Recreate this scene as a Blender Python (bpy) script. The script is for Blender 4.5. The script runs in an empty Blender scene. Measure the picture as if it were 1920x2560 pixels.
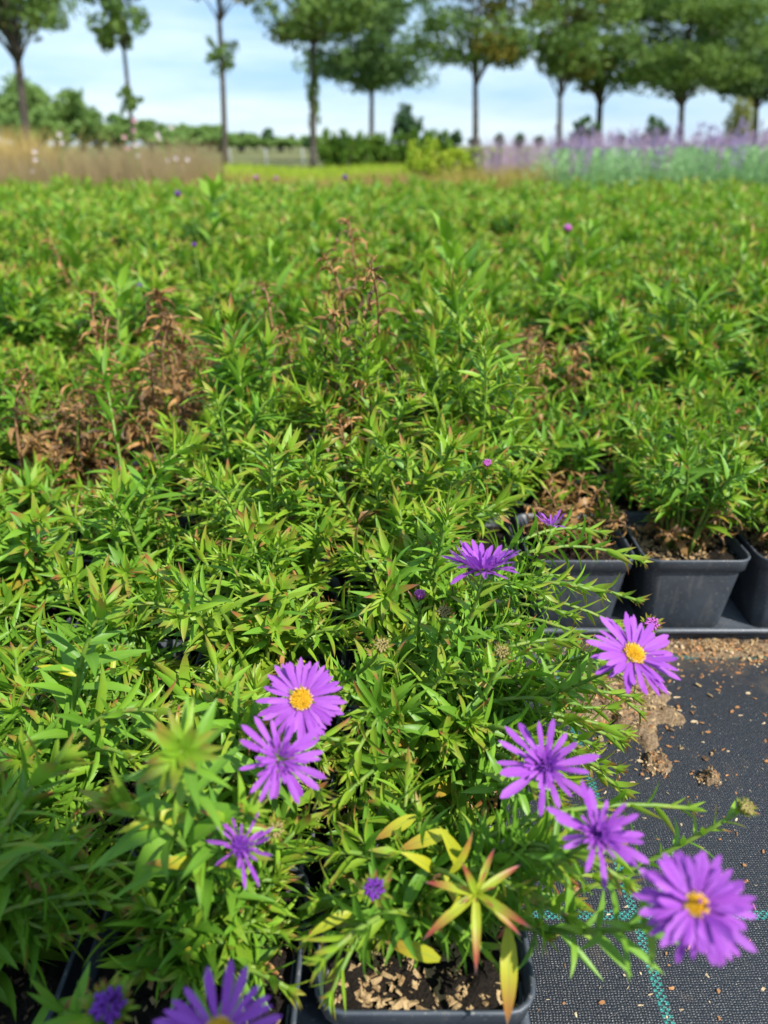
import bpy, math, random
import numpy as np
from mathutils import Vector, Matrix

# ------------------------------------------------------------------ camera, sky, sun, exposure
SC = bpy.context.scene
COL = SC.collection
F = 1900.0                       # focal length in photo pixels (1920 x 2560)
CH = 0.415                       # camera height, phone held low over the pots
PITCH = math.radians(25.75)      # looking down
CPITCH, SPITCH = math.cos(PITCH), math.sin(PITCH)

cam_data = bpy.data.cameras.new('camera')
cam = bpy.data.objects.new('camera', cam_data)
COL.objects.link(cam)
cam.location = (0, 0, CH)
cam.rotation_euler = (math.pi / 2 - PITCH, 0, 0)
cam_data.sensor_fit = 'VERTICAL'
cam_data.sensor_height = 36.0
cam_data.lens = 36.0 * F / 2560.0
cam_data.clip_start = 0.01
cam_data.clip_end = 3000
cam_data.dof.use_dof = True
cam_data.dof.focus_distance = 0.45
cam_data.dof.aperture_fstop = 6.7
SC.camera = cam

SUN_TO = Vector((0.50, -0.48, 0.80)).normalized()     # towards the sun: behind and right of the camera
sun_data = bpy.data.lights.new('sun', 'SUN')
sun_data.energy = 3.9
sun_data.angle = math.radians(0.6)
sun_data.color = (1.0, 0.965, 0.90)
sun = bpy.data.objects.new('sun', sun_data)
COL.objects.link(sun)
sun.location = (2, -2, 4)
sun.rotation_euler = (-SUN_TO).to_track_quat('-Z', 'Y').to_euler()

world = bpy.data.worlds.new('World')
SC.world = world
world.use_nodes = True
wn, wl = world.node_tree.nodes, world.node_tree.links
wn.clear()
w_out = wn.new('ShaderNodeOutputWorld')
w_bg = wn.new('ShaderNodeBackground')
w_bg.inputs['Strength'].default_value = 0.125
sky = wn.new('ShaderNodeTexSky')
sky.sky_type = 'NISHITA'
sky.sun_disc = False
sky.sun_elevation = math.asin(SUN_TO.z)
sky.sun_rotation = math.atan2(SUN_TO.x, SUN_TO.y)
sky.air_density = 1.0
sky.dust_density = 0.25
sky.ozone_density = 1.8
w_tc = wn.new('ShaderNodeTexCoord')
w_map = wn.new('ShaderNodeMapping')
w_map.inputs['Scale'].default_value = (2.2, 2.2, 14.0)
w_map.inputs['Rotation'].default_value = (0.05, 0.03, 0.4)
w_noise = wn.new('ShaderNodeTexNoise')
w_noise.inputs['Scale'].default_value = 1.5
w_noise.inputs['Detail'].default_value = 7.0
w_noise.inputs['Roughness'].default_value = 0.55
w_ramp = wn.new('ShaderNodeValToRGB')
w_ramp.color_ramp.elements[0].position = 0.36
w_ramp.color_ramp.elements[0].color = (1.55, 2.8, 4.5, 1)
w_ramp.color_ramp.elements[1].position = 0.66
w_ramp.color_ramp.elements[1].color = (3.5, 4.35, 5.1, 1)
w_mix = wn.new('ShaderNodeMixRGB')
w_mix.inputs['Fac'].default_value = 0.80
wl.new(w_tc.outputs['Generated'], w_map.inputs['Vector'])
wl.new(w_map.outputs['Vector'], w_noise.inputs['Vector'])
wl.new(w_noise.outputs['Fac'], w_ramp.inputs['Fac'])
wl.new(w_ramp.outputs['Color'], w_mix.inputs['Color2'])
wl.new(sky.outputs['Color'], w_mix.inputs['Color1'])
wl.new(w_mix.outputs['Color'], w_bg.inputs['Color'])
wl.new(w_bg.outputs['Background'], w_out.inputs['Surface'])

SC.view_settings.view_transform = 'Standard'
SC.view_settings.look = 'None'
SC.view_settings.exposure = 0.86
SC.view_settings.gamma = 1.0
SC.view_settings.use_curve_mapping = False
SC.render.engine = 'CYCLES'
SC.cycles.use_denoising = True
SC.cycles.max_bounces = 6
SC.cycles.diffuse_bounces = 3
SC.cycles.glossy_bounces = 2
SC.cycles.transmission_bounces = 4
SC.cycles.transparent_max_bounces = 4
SC.cycles.sample_clamp_indirect = 4.0

# ------------------------------------------------------------------ pixels to places
def ray(px, py):
    u, v = (px - 960.0) / F, (py - 1280.0) / F
    return Vector((u, CPITCH - v * SPITCH, -SPITCH - v * CPITCH))    # per metre of depth

def at_h(px, py, h):
    r = ray(px, py)
    return Vector((0, 0, CH)) + r * ((h - CH) / r.z)

def at_y(px, py, y):
    r = ray(px, py)
    return Vector((0, 0, CH)) + r * (y / r.y)

def at_d(px, py, d):
    return Vector((0, 0, CH)) + ray(px, py) * d

def project(P):
    P = np.asarray(P, float)
    x, y, z = P[..., 0], P[..., 1], P[..., 2] - CH
    d = y * CPITCH - z * SPITCH
    vv = -(y * SPITCH + z * CPITCH)
    d = np.maximum(d, 1e-4)
    return 960 + F * x / d, 1280 + F * vv / d, d

# ------------------------------------------------------------------ materials
def new_mat(name):
    m = bpy.data.materials.new(name)
    m.use_nodes = True
    m.node_tree.nodes.clear()
    return m, m.node_tree.nodes, m.node_tree.links

class G:
    """tiny node-graph helper"""
    def __init__(self, name):
        self.m, self.n, self.l = new_mat(name)
        self.out = self.n.new('ShaderNodeOutputMaterial')
    def node(self, t, **kw):
        nd = self.n.new(t)
        for k, v in kw.items():
            setattr(nd, k, v)
        return nd
    def set(self, sock, v):
        if hasattr(v, 'is_output') or isinstance(v, bpy.types.NodeSocket):
            self.l.new(v, sock)
        elif isinstance(v, (tuple, list)) and len(v) == 3 and sock.type == 'RGBA':
            sock.default_value = (*v, 1)
        else:
            sock.default_value = v
    def math(self, op, a, b=0.0, c=None, clamp=False):
        nd = self.node('ShaderNodeMath', operation=op, use_clamp=clamp)
        self.set(nd.inputs[0], a); self.set(nd.inputs[1], b)
        if c is not None: self.set(nd.inputs[2], c)
        return nd.outputs[0]
    def mix(self, f, a, b, blend='MIX'):
        nd = self.node('ShaderNodeMixRGB', blend_type=blend)
        self.set(nd.inputs['Fac'], f); self.set(nd.inputs['Color1'], a); self.set(nd.inputs['Color2'], b)
        return nd.outputs['Color']
    def noise(self, scale, detail=3, rough=0.5, vec=None, dist=0.0):
        nd = self.node('ShaderNodeTexNoise')
        nd.inputs['Scale'].default_value = scale
        nd.inputs['Detail'].default_value = detail
        nd.inputs['Roughness'].default_value = rough
        nd.inputs['Distortion'].default_value = dist
        if vec is not None: self.l.new(vec, nd.inputs['Vector'])
        return nd.outputs['Fac']
    def ramp(self, f, stops):
        nd = self.node('ShaderNodeValToRGB')
        cr = nd.color_ramp
        while len(cr.elements) < len(stops): cr.elements.new(0.5)
        for e, (p, c) in zip(cr.elements, stops):
            e.position = p
            e.color = (*c, 1) if len(c) == 3 else c
        self.set(nd.inputs['Fac'], f)
        return nd.outputs['Color']
    def attr(self, name, typ='GEOMETRY'):
        return self.node('ShaderNodeAttribute', attribute_name=name, attribute_type=typ)
    def coord(self, kind='Object'):
        return self.node('ShaderNodeTexCoord').outputs[kind]
    def sep(self, v):
        nd = self.node('ShaderNodeSeparateXYZ'); self.l.new(v, nd.inputs[0]); return nd.outputs
    def bump(self, h, strength=0.3, dist=0.001):
        nd = self.node('ShaderNodeBump')
        nd.inputs['Strength'].default_value = strength
        nd.inputs['Distance'].default_value = dist
        self.l.new(h, nd.inputs['Height'])
        return nd.outputs['Normal']
    def principled(self, color, rough=0.5, spec=0.5, normal=None, **kw):
        p = self.node('ShaderNodeBsdfPrincipled')
        self.set(p.inputs['Base Color'], color)
        self.set(p.inputs['Roughness'], rough)
        p.inputs['Specular IOR Level'].default_value = spec
        if normal is not None: self.l.new(normal, p.inputs['Normal'])
        for k, v in kw.items(): self.set(p.inputs[k], v)
        return p
    def leafy(self, color, trans_color, amount=0.35, rough=0.45, spec=0.4, normal=None):
        p = self.principled(color, rough, spec, normal)
        t = self.node('ShaderNodeBsdfTranslucent')
        self.set(t.inputs['Color'], trans_color)
        mx = self.node('ShaderNodeMixShader')
        self.set(mx.inputs[0], amount)
        self.l.new(p.outputs[0], mx.inputs[1]); self.l.new(t.outputs[0], mx.inputs[2])
        self.l.new(mx.outputs[0], self.out.inputs['Surface'])
        return self.m
    def finish(self, p):
        self.l.new(p.outputs[0], self.out.inputs['Surface'])
        return self.m

def aster_leaf_material():
    # tint: R yellow, G bright, B red, A dead;  leaf_t: 0 base .. 1 tip
    g = G('aster_leaf')
    a = g.attr('tint'); s = g.node('ShaderNodeSeparateColor'); g.l.new(a.outputs['Color'], s.inputs[0])
    t = g.attr('leaf_t').outputs['Fac']; mid = g.attr('leaf_s').outputs['Fac']
    yel, bri, red, dead = s.outputs[0], s.outputs[1], s.outputs[2], a.outputs['Alpha']
    geo = g.node('ShaderNodeNewGeometry')
    nz = g.noise(260, 2, 0.5, geo.outputs['Position'])
    green = g.mix(bri, (0.068, 0.205, 0.018), (0.205, 0.420, 0.030))
    col = g.mix(yel, green, (0.50, 0.46, 0.025))
    # mottling and paler midrib
    col = g.mix(g.math('MULTIPLY', nz, 0.30), col, g.mix(0.5, col, (0.20, 0.36, 0.03)))
    rib = g.math('LESS_THAN', mid, 0.10)
    col = g.mix(g.math('MULTIPLY', rib, 0.45), col, (0.22, 0.32, 0.06))
    # red / scorched ends
    redm = g.math('MULTIPLY', red, g.math('SUBTRACT', g.math('MULTIPLY', t, 2.6), 1.05, clamp=True), clamp=True)
    col = g.mix(redm, col, (0.36, 0.075, 0.045))
    grey = g.math('MULTIPLY', red, g.math('SUBTRACT', g.math('MULTIPLY', t, 7.0), 5.8, clamp=True), clamp=True)
    col = g.mix(grey, col, (0.14, 0.10, 0.095))
    brown = g.mix(g.math('ADD', g.math('MULTIPLY', nz, 0.4), g.math('SUBTRACT', g.math('MULTIPLY', bri, 0.9), 0.12), clamp=True), (0.10, 0.060, 0.038), (0.56, 0.29, 0.10))
    col = g.mix(dead, col, brown)
    tr = g.mix(dead, g.mix(0.55, col, (0.26, 0.54, 0.02)), g.mix(0.5, brown, (0.3, 0.12, 0.03)))
    tr = g.mix(redm, tr, (0.5, 0.12, 0.04))
    bump = g.bump(g.math('ADD', g.math('MULTIPLY', nz, 0.5), g.math('MULTIPLY', mid, 0.6)), 0.35, 0.0006)
    return g.leafy(col, tr, 0.30, 0.44, 0.38, bump)

def simple_leaf(name, c1, c2, trans, amount=0.3, rough=0.55):
    # colour chosen per clump through the mesh's tint attribute
    g = G(name)
    a = g.attr('tint'); s = g.node('ShaderNodeSeparateColor'); g.l.new(a.outputs['Color'], s.inputs[0])
    col = g.mix(s.outputs[0], c1, c2)
    return g.leafy(col, g.mix(0.5, col, trans), amount, rough, 0.3)

def stem_material():
    g = G('aster_stem')
    geo = g.node('ShaderNodeNewGeometry')
    nz = g.noise(120, 2, 0.5, geo.outputs['Position'])
    col = g.ramp(nz, [(0.35, (0.10, 0.20, 0.025)), (0.62, (0.19, 0.27, 0.04)), (0.8, (0.20, 0.10, 0.05))])
    return g.finish(g.principled(col, 0.5, 0.35))

def plain(name, c1, c2, scale=200, rough=0.6, spec=0.3, bump=0.3, bd=0.001, detail=4):
    g = G(name)
    v = g.coord('Object')
    nz = g.noise(scale, detail, 0.6, v)
    col = g.ramp(nz, [(0.3, c1), (0.7, c2)])
    return g.finish(g.principled(col, rough, spec, g.bump(nz, bump, bd)))

def pot_material():
    g = G('black_plastic')
    v = g.coord('Object')
    dust = g.noise(28, 5, 0.65, v)
    spots = g.noise(420, 1, 0.4, v)
    streak = g.node('ShaderNodeMapping'); streak.inputs['Scale'].default_value = (160, 160, 8)
    g.l.new(v, streak.inputs['Vector'])
    st = g.noise(1.0, 3, 0.5, streak.outputs['Vector'])
    col = g.ramp(dust, [(0.3, (0.045, 0.054, 0.070)), (0.75, (0.095, 0.108, 0.125))])
    col = g.mix(g.math('MULTIPLY', g.math('GREATER_THAN', spots, 0.68), 0.5), col, (0.25, 0.24, 0.21))
    col = g.mix(g.math('MULTIPLY', g.math('GREATER_THAN', st, 0.60), 0.22), col, (0.2, 0.19, 0.17))
    rough = g.math('ADD', g.math('MULTIPLY', dust, 0.25), 0.30)
    return g.finish(g.principled(col, rough, 0.5, g.bump(st, 0.12, 0.0005)))

def fabric_material():
    g = G('woven_ground_fabric')
    v = g.coord('Object')
    wob = g.node('ShaderNodeTexNoise'); wob.inputs['Scale'].default_value = 260; wob.inputs['Detail'].default_value = 2; g.l.new(v, wob.inputs['Vector'])
    vm = g.node('ShaderNodeVectorMath', operation='SCALE'); g.l.new(wob.outputs['Color'], vm.inputs[0]); vm.inputs['Scale'].default_value = 0.0022
    va = g.node('ShaderNodeVectorMath', operation='ADD'); g.l.new(v, va.inputs[0]); g.l.new(vm.outputs[0], va.inputs[1])
    x, y, z = g.sep(va.outputs[0])
    def cell(c, size): return g.math('FLOOR', g.math('DIVIDE', c, size))
    def chk(sx, sy):
        return g.math('MODULO', g.math('ABSOLUTE', g.math('ADD', cell(x, sx), cell(y, sy))), 2.0)
    weave = chk(0.0017, 0.0014)
    fx = g.math('PINGPONG', x, 0.00085); fy = g.math('PINGPONG', y, 0.0007)
    thread = g.math('MULTIPLY', g.math('DIVIDE', fx, 0.00085), g.math('DIVIDE', fy, 0.0007))
    h = g.math('ADD', g.math('MULTIPLY', weave, 0.6), thread)
    dirt = g.noise(11, 6, 0.62, v)
    grit = g.noise(700, 1, 0.5, v)
    var = g.noise(90, 3, 0.6, v)
    col = g.mix(weave, (0.012, 0.014, 0.018), (0.028, 0.032, 0.039))
    col = g.mix(g.math('MULTIPLY', thread, 0.25), col, (0.045, 0.05, 0.058))
    col = g.mix(g.math('MULTIPLY', var, 0.35), col, (0.022, 0.024, 0.028))
    def line(c, off):
        d = g.math('ABSOLUTE', g.math('SUBTRACT', g.math('MODULO', g.math('ADD', c, 25.5 * 4 + 0.1275 - off), 0.255), 0.1275))
        return g.math('LESS_THAN', d, 0.0029)
    dash = chk(0.0019, 0.0017)
    ln = g.math('MULTIPLY', g.math('MAXIMUM', line(x, 0.151), line(y, 0.306)), dash)
    col = g.mix(g.math('MULTIPLY', ln, 0.8), col, (0.03, 0.27, 0.22))
    near_tray = g.math('MULTIPLY', g.math('SUBTRACT', 1.0, g.math('MULTIPLY', g.math('ABSOLUTE', g.math('SUBTRACT', y, 0.585)), 9.0), clamp=True), 0.9)
    fine = g.noise(60, 5, 0.7, v)
    dm = g.math('MULTIPLY', g.math('SUBTRACT', g.math('ADD', g.math('MULTIPLY', g.math('ADD', g.math('MULTIPLY', dirt, 0.6), g.math('MULTIPLY', fine, 0.4)), 4.5), near_tray), 2.55, clamp=True), 0.75)
    col = g.mix(dm, col, (0.13, 0.095, 0.065))
    col = g.mix(g.math('MULTIPLY', g.math('GREATER_THAN', grit, 0.735), 0.75), col, (0.42, 0.40, 0.36))
    return g.finish(g.principled(col, 0.42, 0.5, g.bump(h, 0.7, 0.0007)))

def petal_material():
    g = G('violet_petal')
    t = g.attr('leaf_t').outputs['Fac']; s = g.attr('leaf_s').outputs['Fac']
    oi = g.node('ShaderNodeObjectInfo')
    geo = g.node('ShaderNodeNewGeometry')
    nz = g.noise(500, 2, 0.5, geo.outputs['Position'])
    col = g.mix(oi.outputs['Random'], (0.32, 0.042, 0.46), (0.43, 0.100, 0.57))
    col = g.mix(g.math('MULTIPLY', g.math('SUBTRACT', 1.0, t), 0.45), col, (0.26, 0.03, 0.42))
    vein = g.math('GREATER_THAN', g.math('SINE', g.math('MULTIPLY', s, 15.0)), 0.55)
    col = g.mix(g.math('MULTIPLY', vein, 0.20), col, (0.58, 0.28, 0.76))
    col = g.mix(g.math('MULTIPLY', nz, 0.2), col, (0.5, 0.22, 0.75))
    return g.leafy(col, g.mix(0.3, col, (0.55, 0.10, 0.85)), 0.32, 0.5, 0.3, g.bump(g.math('SINE', g.math('MULTIPLY', s, 15.0)), 0.2, 0.0004))

M = {}
M['leaf'] = aster_leaf_material()
M['stem'] = stem_material()
M['dead_stem'] = plain('dead_stem', (0.20, 0.10, 0.05), (0.42, 0.24, 0.12), 300, 0.8, 0.2)
M['pot'] = pot_material()
M['fabric'] = fabric_material()
M['petal'] = petal_material()
M['dark_petal'] = plain('dark_violet_petal', (0.09, 0.012, 0.20), (0.20, 0.04, 0.38), 900, 0.6, 0.3)
M['pink_petal'] = plain('pink_bud_petal', (0.42, 0.07, 0.32), (0.55, 0.16, 0.55), 900, 0.5, 0.3)
M['budgreen'] = plain('green_bud', (0.20, 0.20, 0.04), (0.42, 0.30, 0.13), 900, 0.6, 0.3)
M['disc'] = plain('yellow_disc', (0.62, 0.30, 0.010), (0.80, 0.52, 0.02), 1200, 0.6, 0.3, 0.4)
M['pale_floret'] = plain('pale_floret', (0.75, 0.42, 0.20), (0.80, 0.55, 0.42), 900, 0.6, 0.3)
M['soil'] = plain('potting_soil', (0.006, 0.005, 0.004), (0.034, 0.024, 0.017), 700, 0.9, 0.2, 1.0, 0.003)
M['mulch'] = plain('straw_mulch', (0.22, 0.13, 0.055), (0.52, 0.38, 0.20), 260, 0.85, 0.2, 0.5)
M['darkmulch'] = plain('dark_mulch', (0.05, 0.03, 0.018), (0.17, 0.10, 0.055), 260, 0.85, 0.2, 0.5)
M['chip'] = plain('orange_bark', (0.26, 0.10, 0.035), (0.52, 0.27, 0.11), 380, 0.8, 0.2, 0.5)
M['palechip'] = plain('pale_wood', (0.45, 0.31, 0.17), (0.66, 0.52, 0.33), 380, 0.8, 0.2, 0.5)
M['sand'] = plain('dry_spilled_soil', (0.11, 0.075, 0.042), (0.36, 0.25, 0.15), 420, 0.95, 0.1, 1.0, 0.003, 6)
M['tray'] = pot_material()
M['tray'].name = 'tray_plastic'

# ------------------------------------------------------------------ mesh helpers
def np_mesh(name, V, faces, mat, smooth=True, attrs=None):
    """V (n,3); faces: list of (k, m) int arrays with k columns"""
    me = bpy.data.meshes.new(name)
    V = np.asarray(V, np.float32)
    me.vertices.add(len(V)); me.vertices.foreach_set('co', V.ravel())
    loops = np.concatenate([f.ravel() for f in faces]).astype(np.int32)
    sizes = np.concatenate([np.full(len(f), f.shape[1], np.int32) for f in faces])
    starts = np.concatenate([[0], np.cumsum(sizes)[:-1]]).astype(np.int32)
    me.loops.add(len(loops)); me.loops.foreach_set('vertex_index', loops)
    me.polygons.add(len(sizes)); me.polygons.foreach_set('loop_start', starts)
    me.polygons.foreach_set('loop_total', sizes)
    me.polygons.foreach_set('use_smooth', np.full(len(sizes), smooth))
    if attrs:
        for nm, (typ, data) in attrs.items():
            at = me.attributes.new(nm, typ, 'POINT')
            at.data.foreach_set('color' if typ == 'FLOAT_COLOR' else 'value', np.asarray(data, np.float32).ravel())
    me.update(calc_edges=True)
    if isinstance(mat, (list, tuple)):
        for m in mat: me.materials.append(m)
    else:
        me.materials.append(mat)
    return me

def link(name, me, parent=None, loc=None, label=None, cat=None, group=None, kind=None, mat=None):
    o = bpy.data.objects.new(name, me)
    COL.objects.link(o)
    if parent is not None: o.parent = parent
    if loc is not None: o.location = loc
    if mat is not None: o.matrix_local = mat
    if label: o['label'] = label
    if cat: o['category'] = cat
    if group: o['group'] = group
    if kind: o['kind'] = kind
    return o

class MB:
    """collects verts and faces for one mesh"""
    def __init__(self): self.v, self.q, self.t, self.n, self.ng = [], [], [], 0, []
    def add(self, V, quads=None, tris=None, ngons=None):
        V = np.asarray(V, float)
        if quads is not None and len(quads): self.q.append(np.asarray(quads, int) + self.n)
        if tris is not None and len(tris): self.t.append(np.asarray(tris, int) + self.n)
        if ngons is not None:
            for f in ngons: self.ng.append(np.asarray([f], int) + self.n)
        self.v.append(V); self.n += len(V)
    def tube(self, pts, rad, seg=6):
        pts = np.asarray(pts, float); n = len(pts)
        rad = np.broadcast_to(np.asarray(rad, float), (n,))
        T = np.gradient(pts, axis=0); T /= np.linalg.norm(T, axis=1)[:, None] + 1e-12
        a = np.where(np.abs(T[:, 2:3]) > 0.9, np.array([[1.0, 0, 0]]), np.array([[0, 0, 1.0]]))
        A = np.cross(T, a); A /= np.linalg.norm(A, axis=1)[:, None] + 1e-12
        B = np.cross(T, A)
        th = np.linspace(0, 2 * np.pi, seg, endpoint=False)
        V = pts[:, None] + rad[:, None, None] * (np.cos(th)[None, :, None] * A[:, None] + np.sin(th)[None, :, None] * B[:, None])
        q = []
        for i in range(n - 1):
            for j in range(seg):
                k = (j + 1) % seg
                q.append((i * seg + j, i * seg + k, (i + 1) * seg + k, (i + 1) * seg + j))
        self.add(V.reshape(-1, 3), q, None, [list(range(seg))[::-1], list(range((n - 1) * seg, n * seg))])
    def mesh(self, name, mat, smooth=True):
        fs = []
        if self.q: fs.append(np.concatenate(self.q))
        if self.t: fs.append(np.concatenate(self.t))
        fs += self.ng
        return np_mesh(name, np.concatenate(self.v), fs, mat, smooth)

def empty(name, loc, label, cat, group=None, rz=0.0):
    o = bpy.data.objects.new(name, None)
    COL.objects.link(o)
    o.empty_display_size = 0.02
    o.location = loc; o.rotation_euler = (0, 0, rz)
    o['label'] = label; o['category'] = cat
    if group: o['group'] = group
    return o

# ------------------------------------------------------------------ leaf and petal templates
def blade(width, bend, fold, twist, outline, n=6):
    """unit-length blade along +Y, normal +Z; returns verts, quads, t, |s|"""
    ts = np.linspace(0, 1, n + 1)
    ang = bend * ts ** 1.2
    y = np.concatenate([[0], np.cumsum(np.cos(ang[:-1]) / n)])
    z = np.concatenate([[0], np.cumsum(-np.sin(ang[:-1]) / n)])
    w = width * outline(ts)
    V, S = [], []
    for i, t in enumerate(ts):
        tw = twist * t
        for s in (-1, 0, 1):
            lx, lz = s * w[i], abs(s) * w[i] * fold
            V.append((lx * math.cos(tw) - lz * math.sin(tw), y[i] + 0.0, z[i] + lx * math.sin(tw) + lz * math.cos(tw)))
            S.append(abs(s))
    q = []
    for i in range(n):
        for s in range(2):
            a = i * 3 + s
            q.append((a, a + 1, a + 4, a + 3))
    return np.array(V), np.array(q), np.repeat(ts, 3), np.array(S, float)

def lance(t): return 0.30 * (1 - t) ** 3 + np.sin(np.pi * np.clip(t, 0, 1) ** 0.78) ** 0.9 * 1.0 + 0.0
def strap(t): return np.interp(t, [0, 0.2, 0.6, 0.85, 0.95, 1.0], [0.35, 0.62, 1.0, 0.92, 0.62, 0.16])
def ovate(t): return 0.12 * (1 - t) + np.sin(np.pi * t ** 0.7) ** 1.0

rng = np.random.default_rng(11)
random.seed(5)
TPL = []        # dicts: V, q, t, s, tint
KIND = {}
def tpl(kind, width, bend, fold, twist, tint, outline=lance, n=6):
    V, q, t, s = blade(width, bend, fold, twist, outline, n)
    if kind == 'dead':      # crumple
        V = V + rng.normal(0, 0.035, V.shape) * t[:, None]
    TPL.append(dict(V=V, q=q, t=t, s=s, tint=tint))
    KIND.setdefault(kind, []).append(len(TPL) - 1)
U = rng.uniform
for i in range(44):
    tpl('green', U(0.062, 0.105), U(0.0, 1.1), U(0.1, 0.55), U(-0.5, 0.5), (U(0, 0.10) if i % 9 else U(0.2, 0.4), U(0.15, 0.9), 0.0, 0.0))
for i in range(24):
    tpl('lime', U(0.058, 0.092), U(0.0, 1.1), U(0.15, 0.6), U(-0.6, 0.6), (U(0.10, 0.36), U(0.6, 1.0), U(0, 0.35) if i % 4 == 0 else 0.0, 0.0))
for i in range(12):
    tpl('tip', U(0.085, 0.12), U(-0.2, 0.7), U(0.2, 0.6), U(-0.4, 0.4), (U(0.10, 0.32), U(0.6, 1.0), U(0.25, 0.85) if i % 4 else 0.0, 0.0))
for i in range(8):
    tpl('yellow', U(0.08, 0.13), U(0.2, 1.2), U(0.1, 0.5), U(-0.5, 0.5), (U(0.5, 0.95), 0.8, U(0, 0.8) if i % 2 else 0.0, 0.0))
for i in range(6):
    tpl('red', U(0.060, 0.082), U(0.2, 0.8), U(0.2, 0.5), U(-0.4, 0.4), (U(0.45, 0.8), 0.8, 1.0, 0.0))
for i in range(18):
    tpl('dead', U(0.036, 0.100), U(1.2, 4.2), U(0.3, 1.6), U(-3.0, 3.0), (0, U(0, 1) ** 0.8, 0, U(0.92, 1.0)))
for i in range(8):
    tpl('broad', U(0.12, 0.17), U(0.3, 1.0), U(0.1, 0.35), U(-0.3, 0.3), (U(0.02, 0.22), U(0.4, 0.8), 0.0, 0.0), ovate, 8)
KIND = {k: np.array(v) for k, v in KIND.items()}

def tpl_mesh(i):
    T = TPL[i]
    if 'mesh' not in T:
        n = len(T['V'])
        T['mesh'] = np_mesh('leaf', T['V'], [T['q']], M['leaf'], True, {
            'tint': ('FLOAT_COLOR', np.tile(T['tint'], (n, 1))), 'leaf_t': ('FLOAT', T['t']), 'leaf_s': ('FLOAT', T['s'])})
    return T['mesh']

# a leaf record: origin(3) dir(3) normal(3) length template
class Leaves:
    def __init__(self): self.o, self.d, self.n, self.L, self.k = [], [], [], [], []
    def add(self, o, d, n, L, k):
        self.o.append(o); self.d.append(d); self.n.append(n); self.L.append(L); self.k.append(k)
    def extend(self, other):
        for a in 'odnLk': getattr(self, a).extend(getattr(other, a))
    def arrays(self):
        o, d, n = np.array(self.o), np.array(self.d), np.array(self.n)
        d = d / np.linalg.norm(d, axis=1)[:, None]
        n = n - (n * d).sum(1)[:, None] * d
        n = n / (np.linalg.norm(n, axis=1)[:, None] + 1e-9)
        return o, d, n, np.array(self.L), np.array(self.k)

def leaves_mesh(name, arrs, sel=None, coarse=False, mat=None):
    o, d, n, L, k = arrs
    if sel is not None: o, d, n, L, k = o[sel], d[sel], n[sel], L[sel], k[sel]
    side = np.cross(d, n)
    VV, QQ, TT, SS, CC, off = [], [], [], [], [], 0
    for kk in np.unique(k):
        T = TPL[kk]; m = k == kk
        tv, tq, tt, ts = T['V'], T['q'], T['t'], T['s']
        if coarse:           # keep rows 0, 2, 4, 6 only
            rows = np.array([0, 2, 4, len(tv) // 3 - 1]); idx = (rows[:, None] * 3 + np.arange(3)).ravel()
            tv, tt, ts = tv[idx], tt[idx], ts[idx]
            tq = np.array([(i * 3 + s, i * 3 + s + 1, i * 3 + s + 4, i * 3 + s + 3) for i in range(3) for s in range(2)])
        P = o[m][:, None] + L[m][:, None, None] * (tv[None, :, 0:1] * side[m][:, None] + tv[None, :, 1:2] * d[m][:, None] + tv[None, :, 2:3] * n[m][:, None])
        c = m.sum(); nv = len(tv)
        VV.append(P.reshape(-1, 3))
        QQ.append((tq[None] + (np.arange(c) * nv)[:, None, None] + off).reshape(-1, 4))
        TT.append(np.tile(tt, c)); SS.append(np.tile(ts, c)); CC.append(np.tile(T['tint'], (c * nv, 1)))
        off += c * nv
    return np_mesh(name, np.concatenate(VV), [np.concatenate(QQ)], mat or M['leaf'], True, {
        'tint': ('FLOAT_COLOR', np.concatenate(CC)), 'leaf_t': ('FLOAT', np.concatenate(TT)), 'leaf_s': ('FLOAT', np.concatenate(SS))})

def bez(b, c, t, n):
    u = np.linspace(0, 1, n)[:, None]
    return (1 - u) ** 2 * b + 2 * u * (1 - u) * c + u * u * t

def unit(v):
    v = np.asarray(v, float); return v / (np.linalg.norm(v) + 1e-12)

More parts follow.
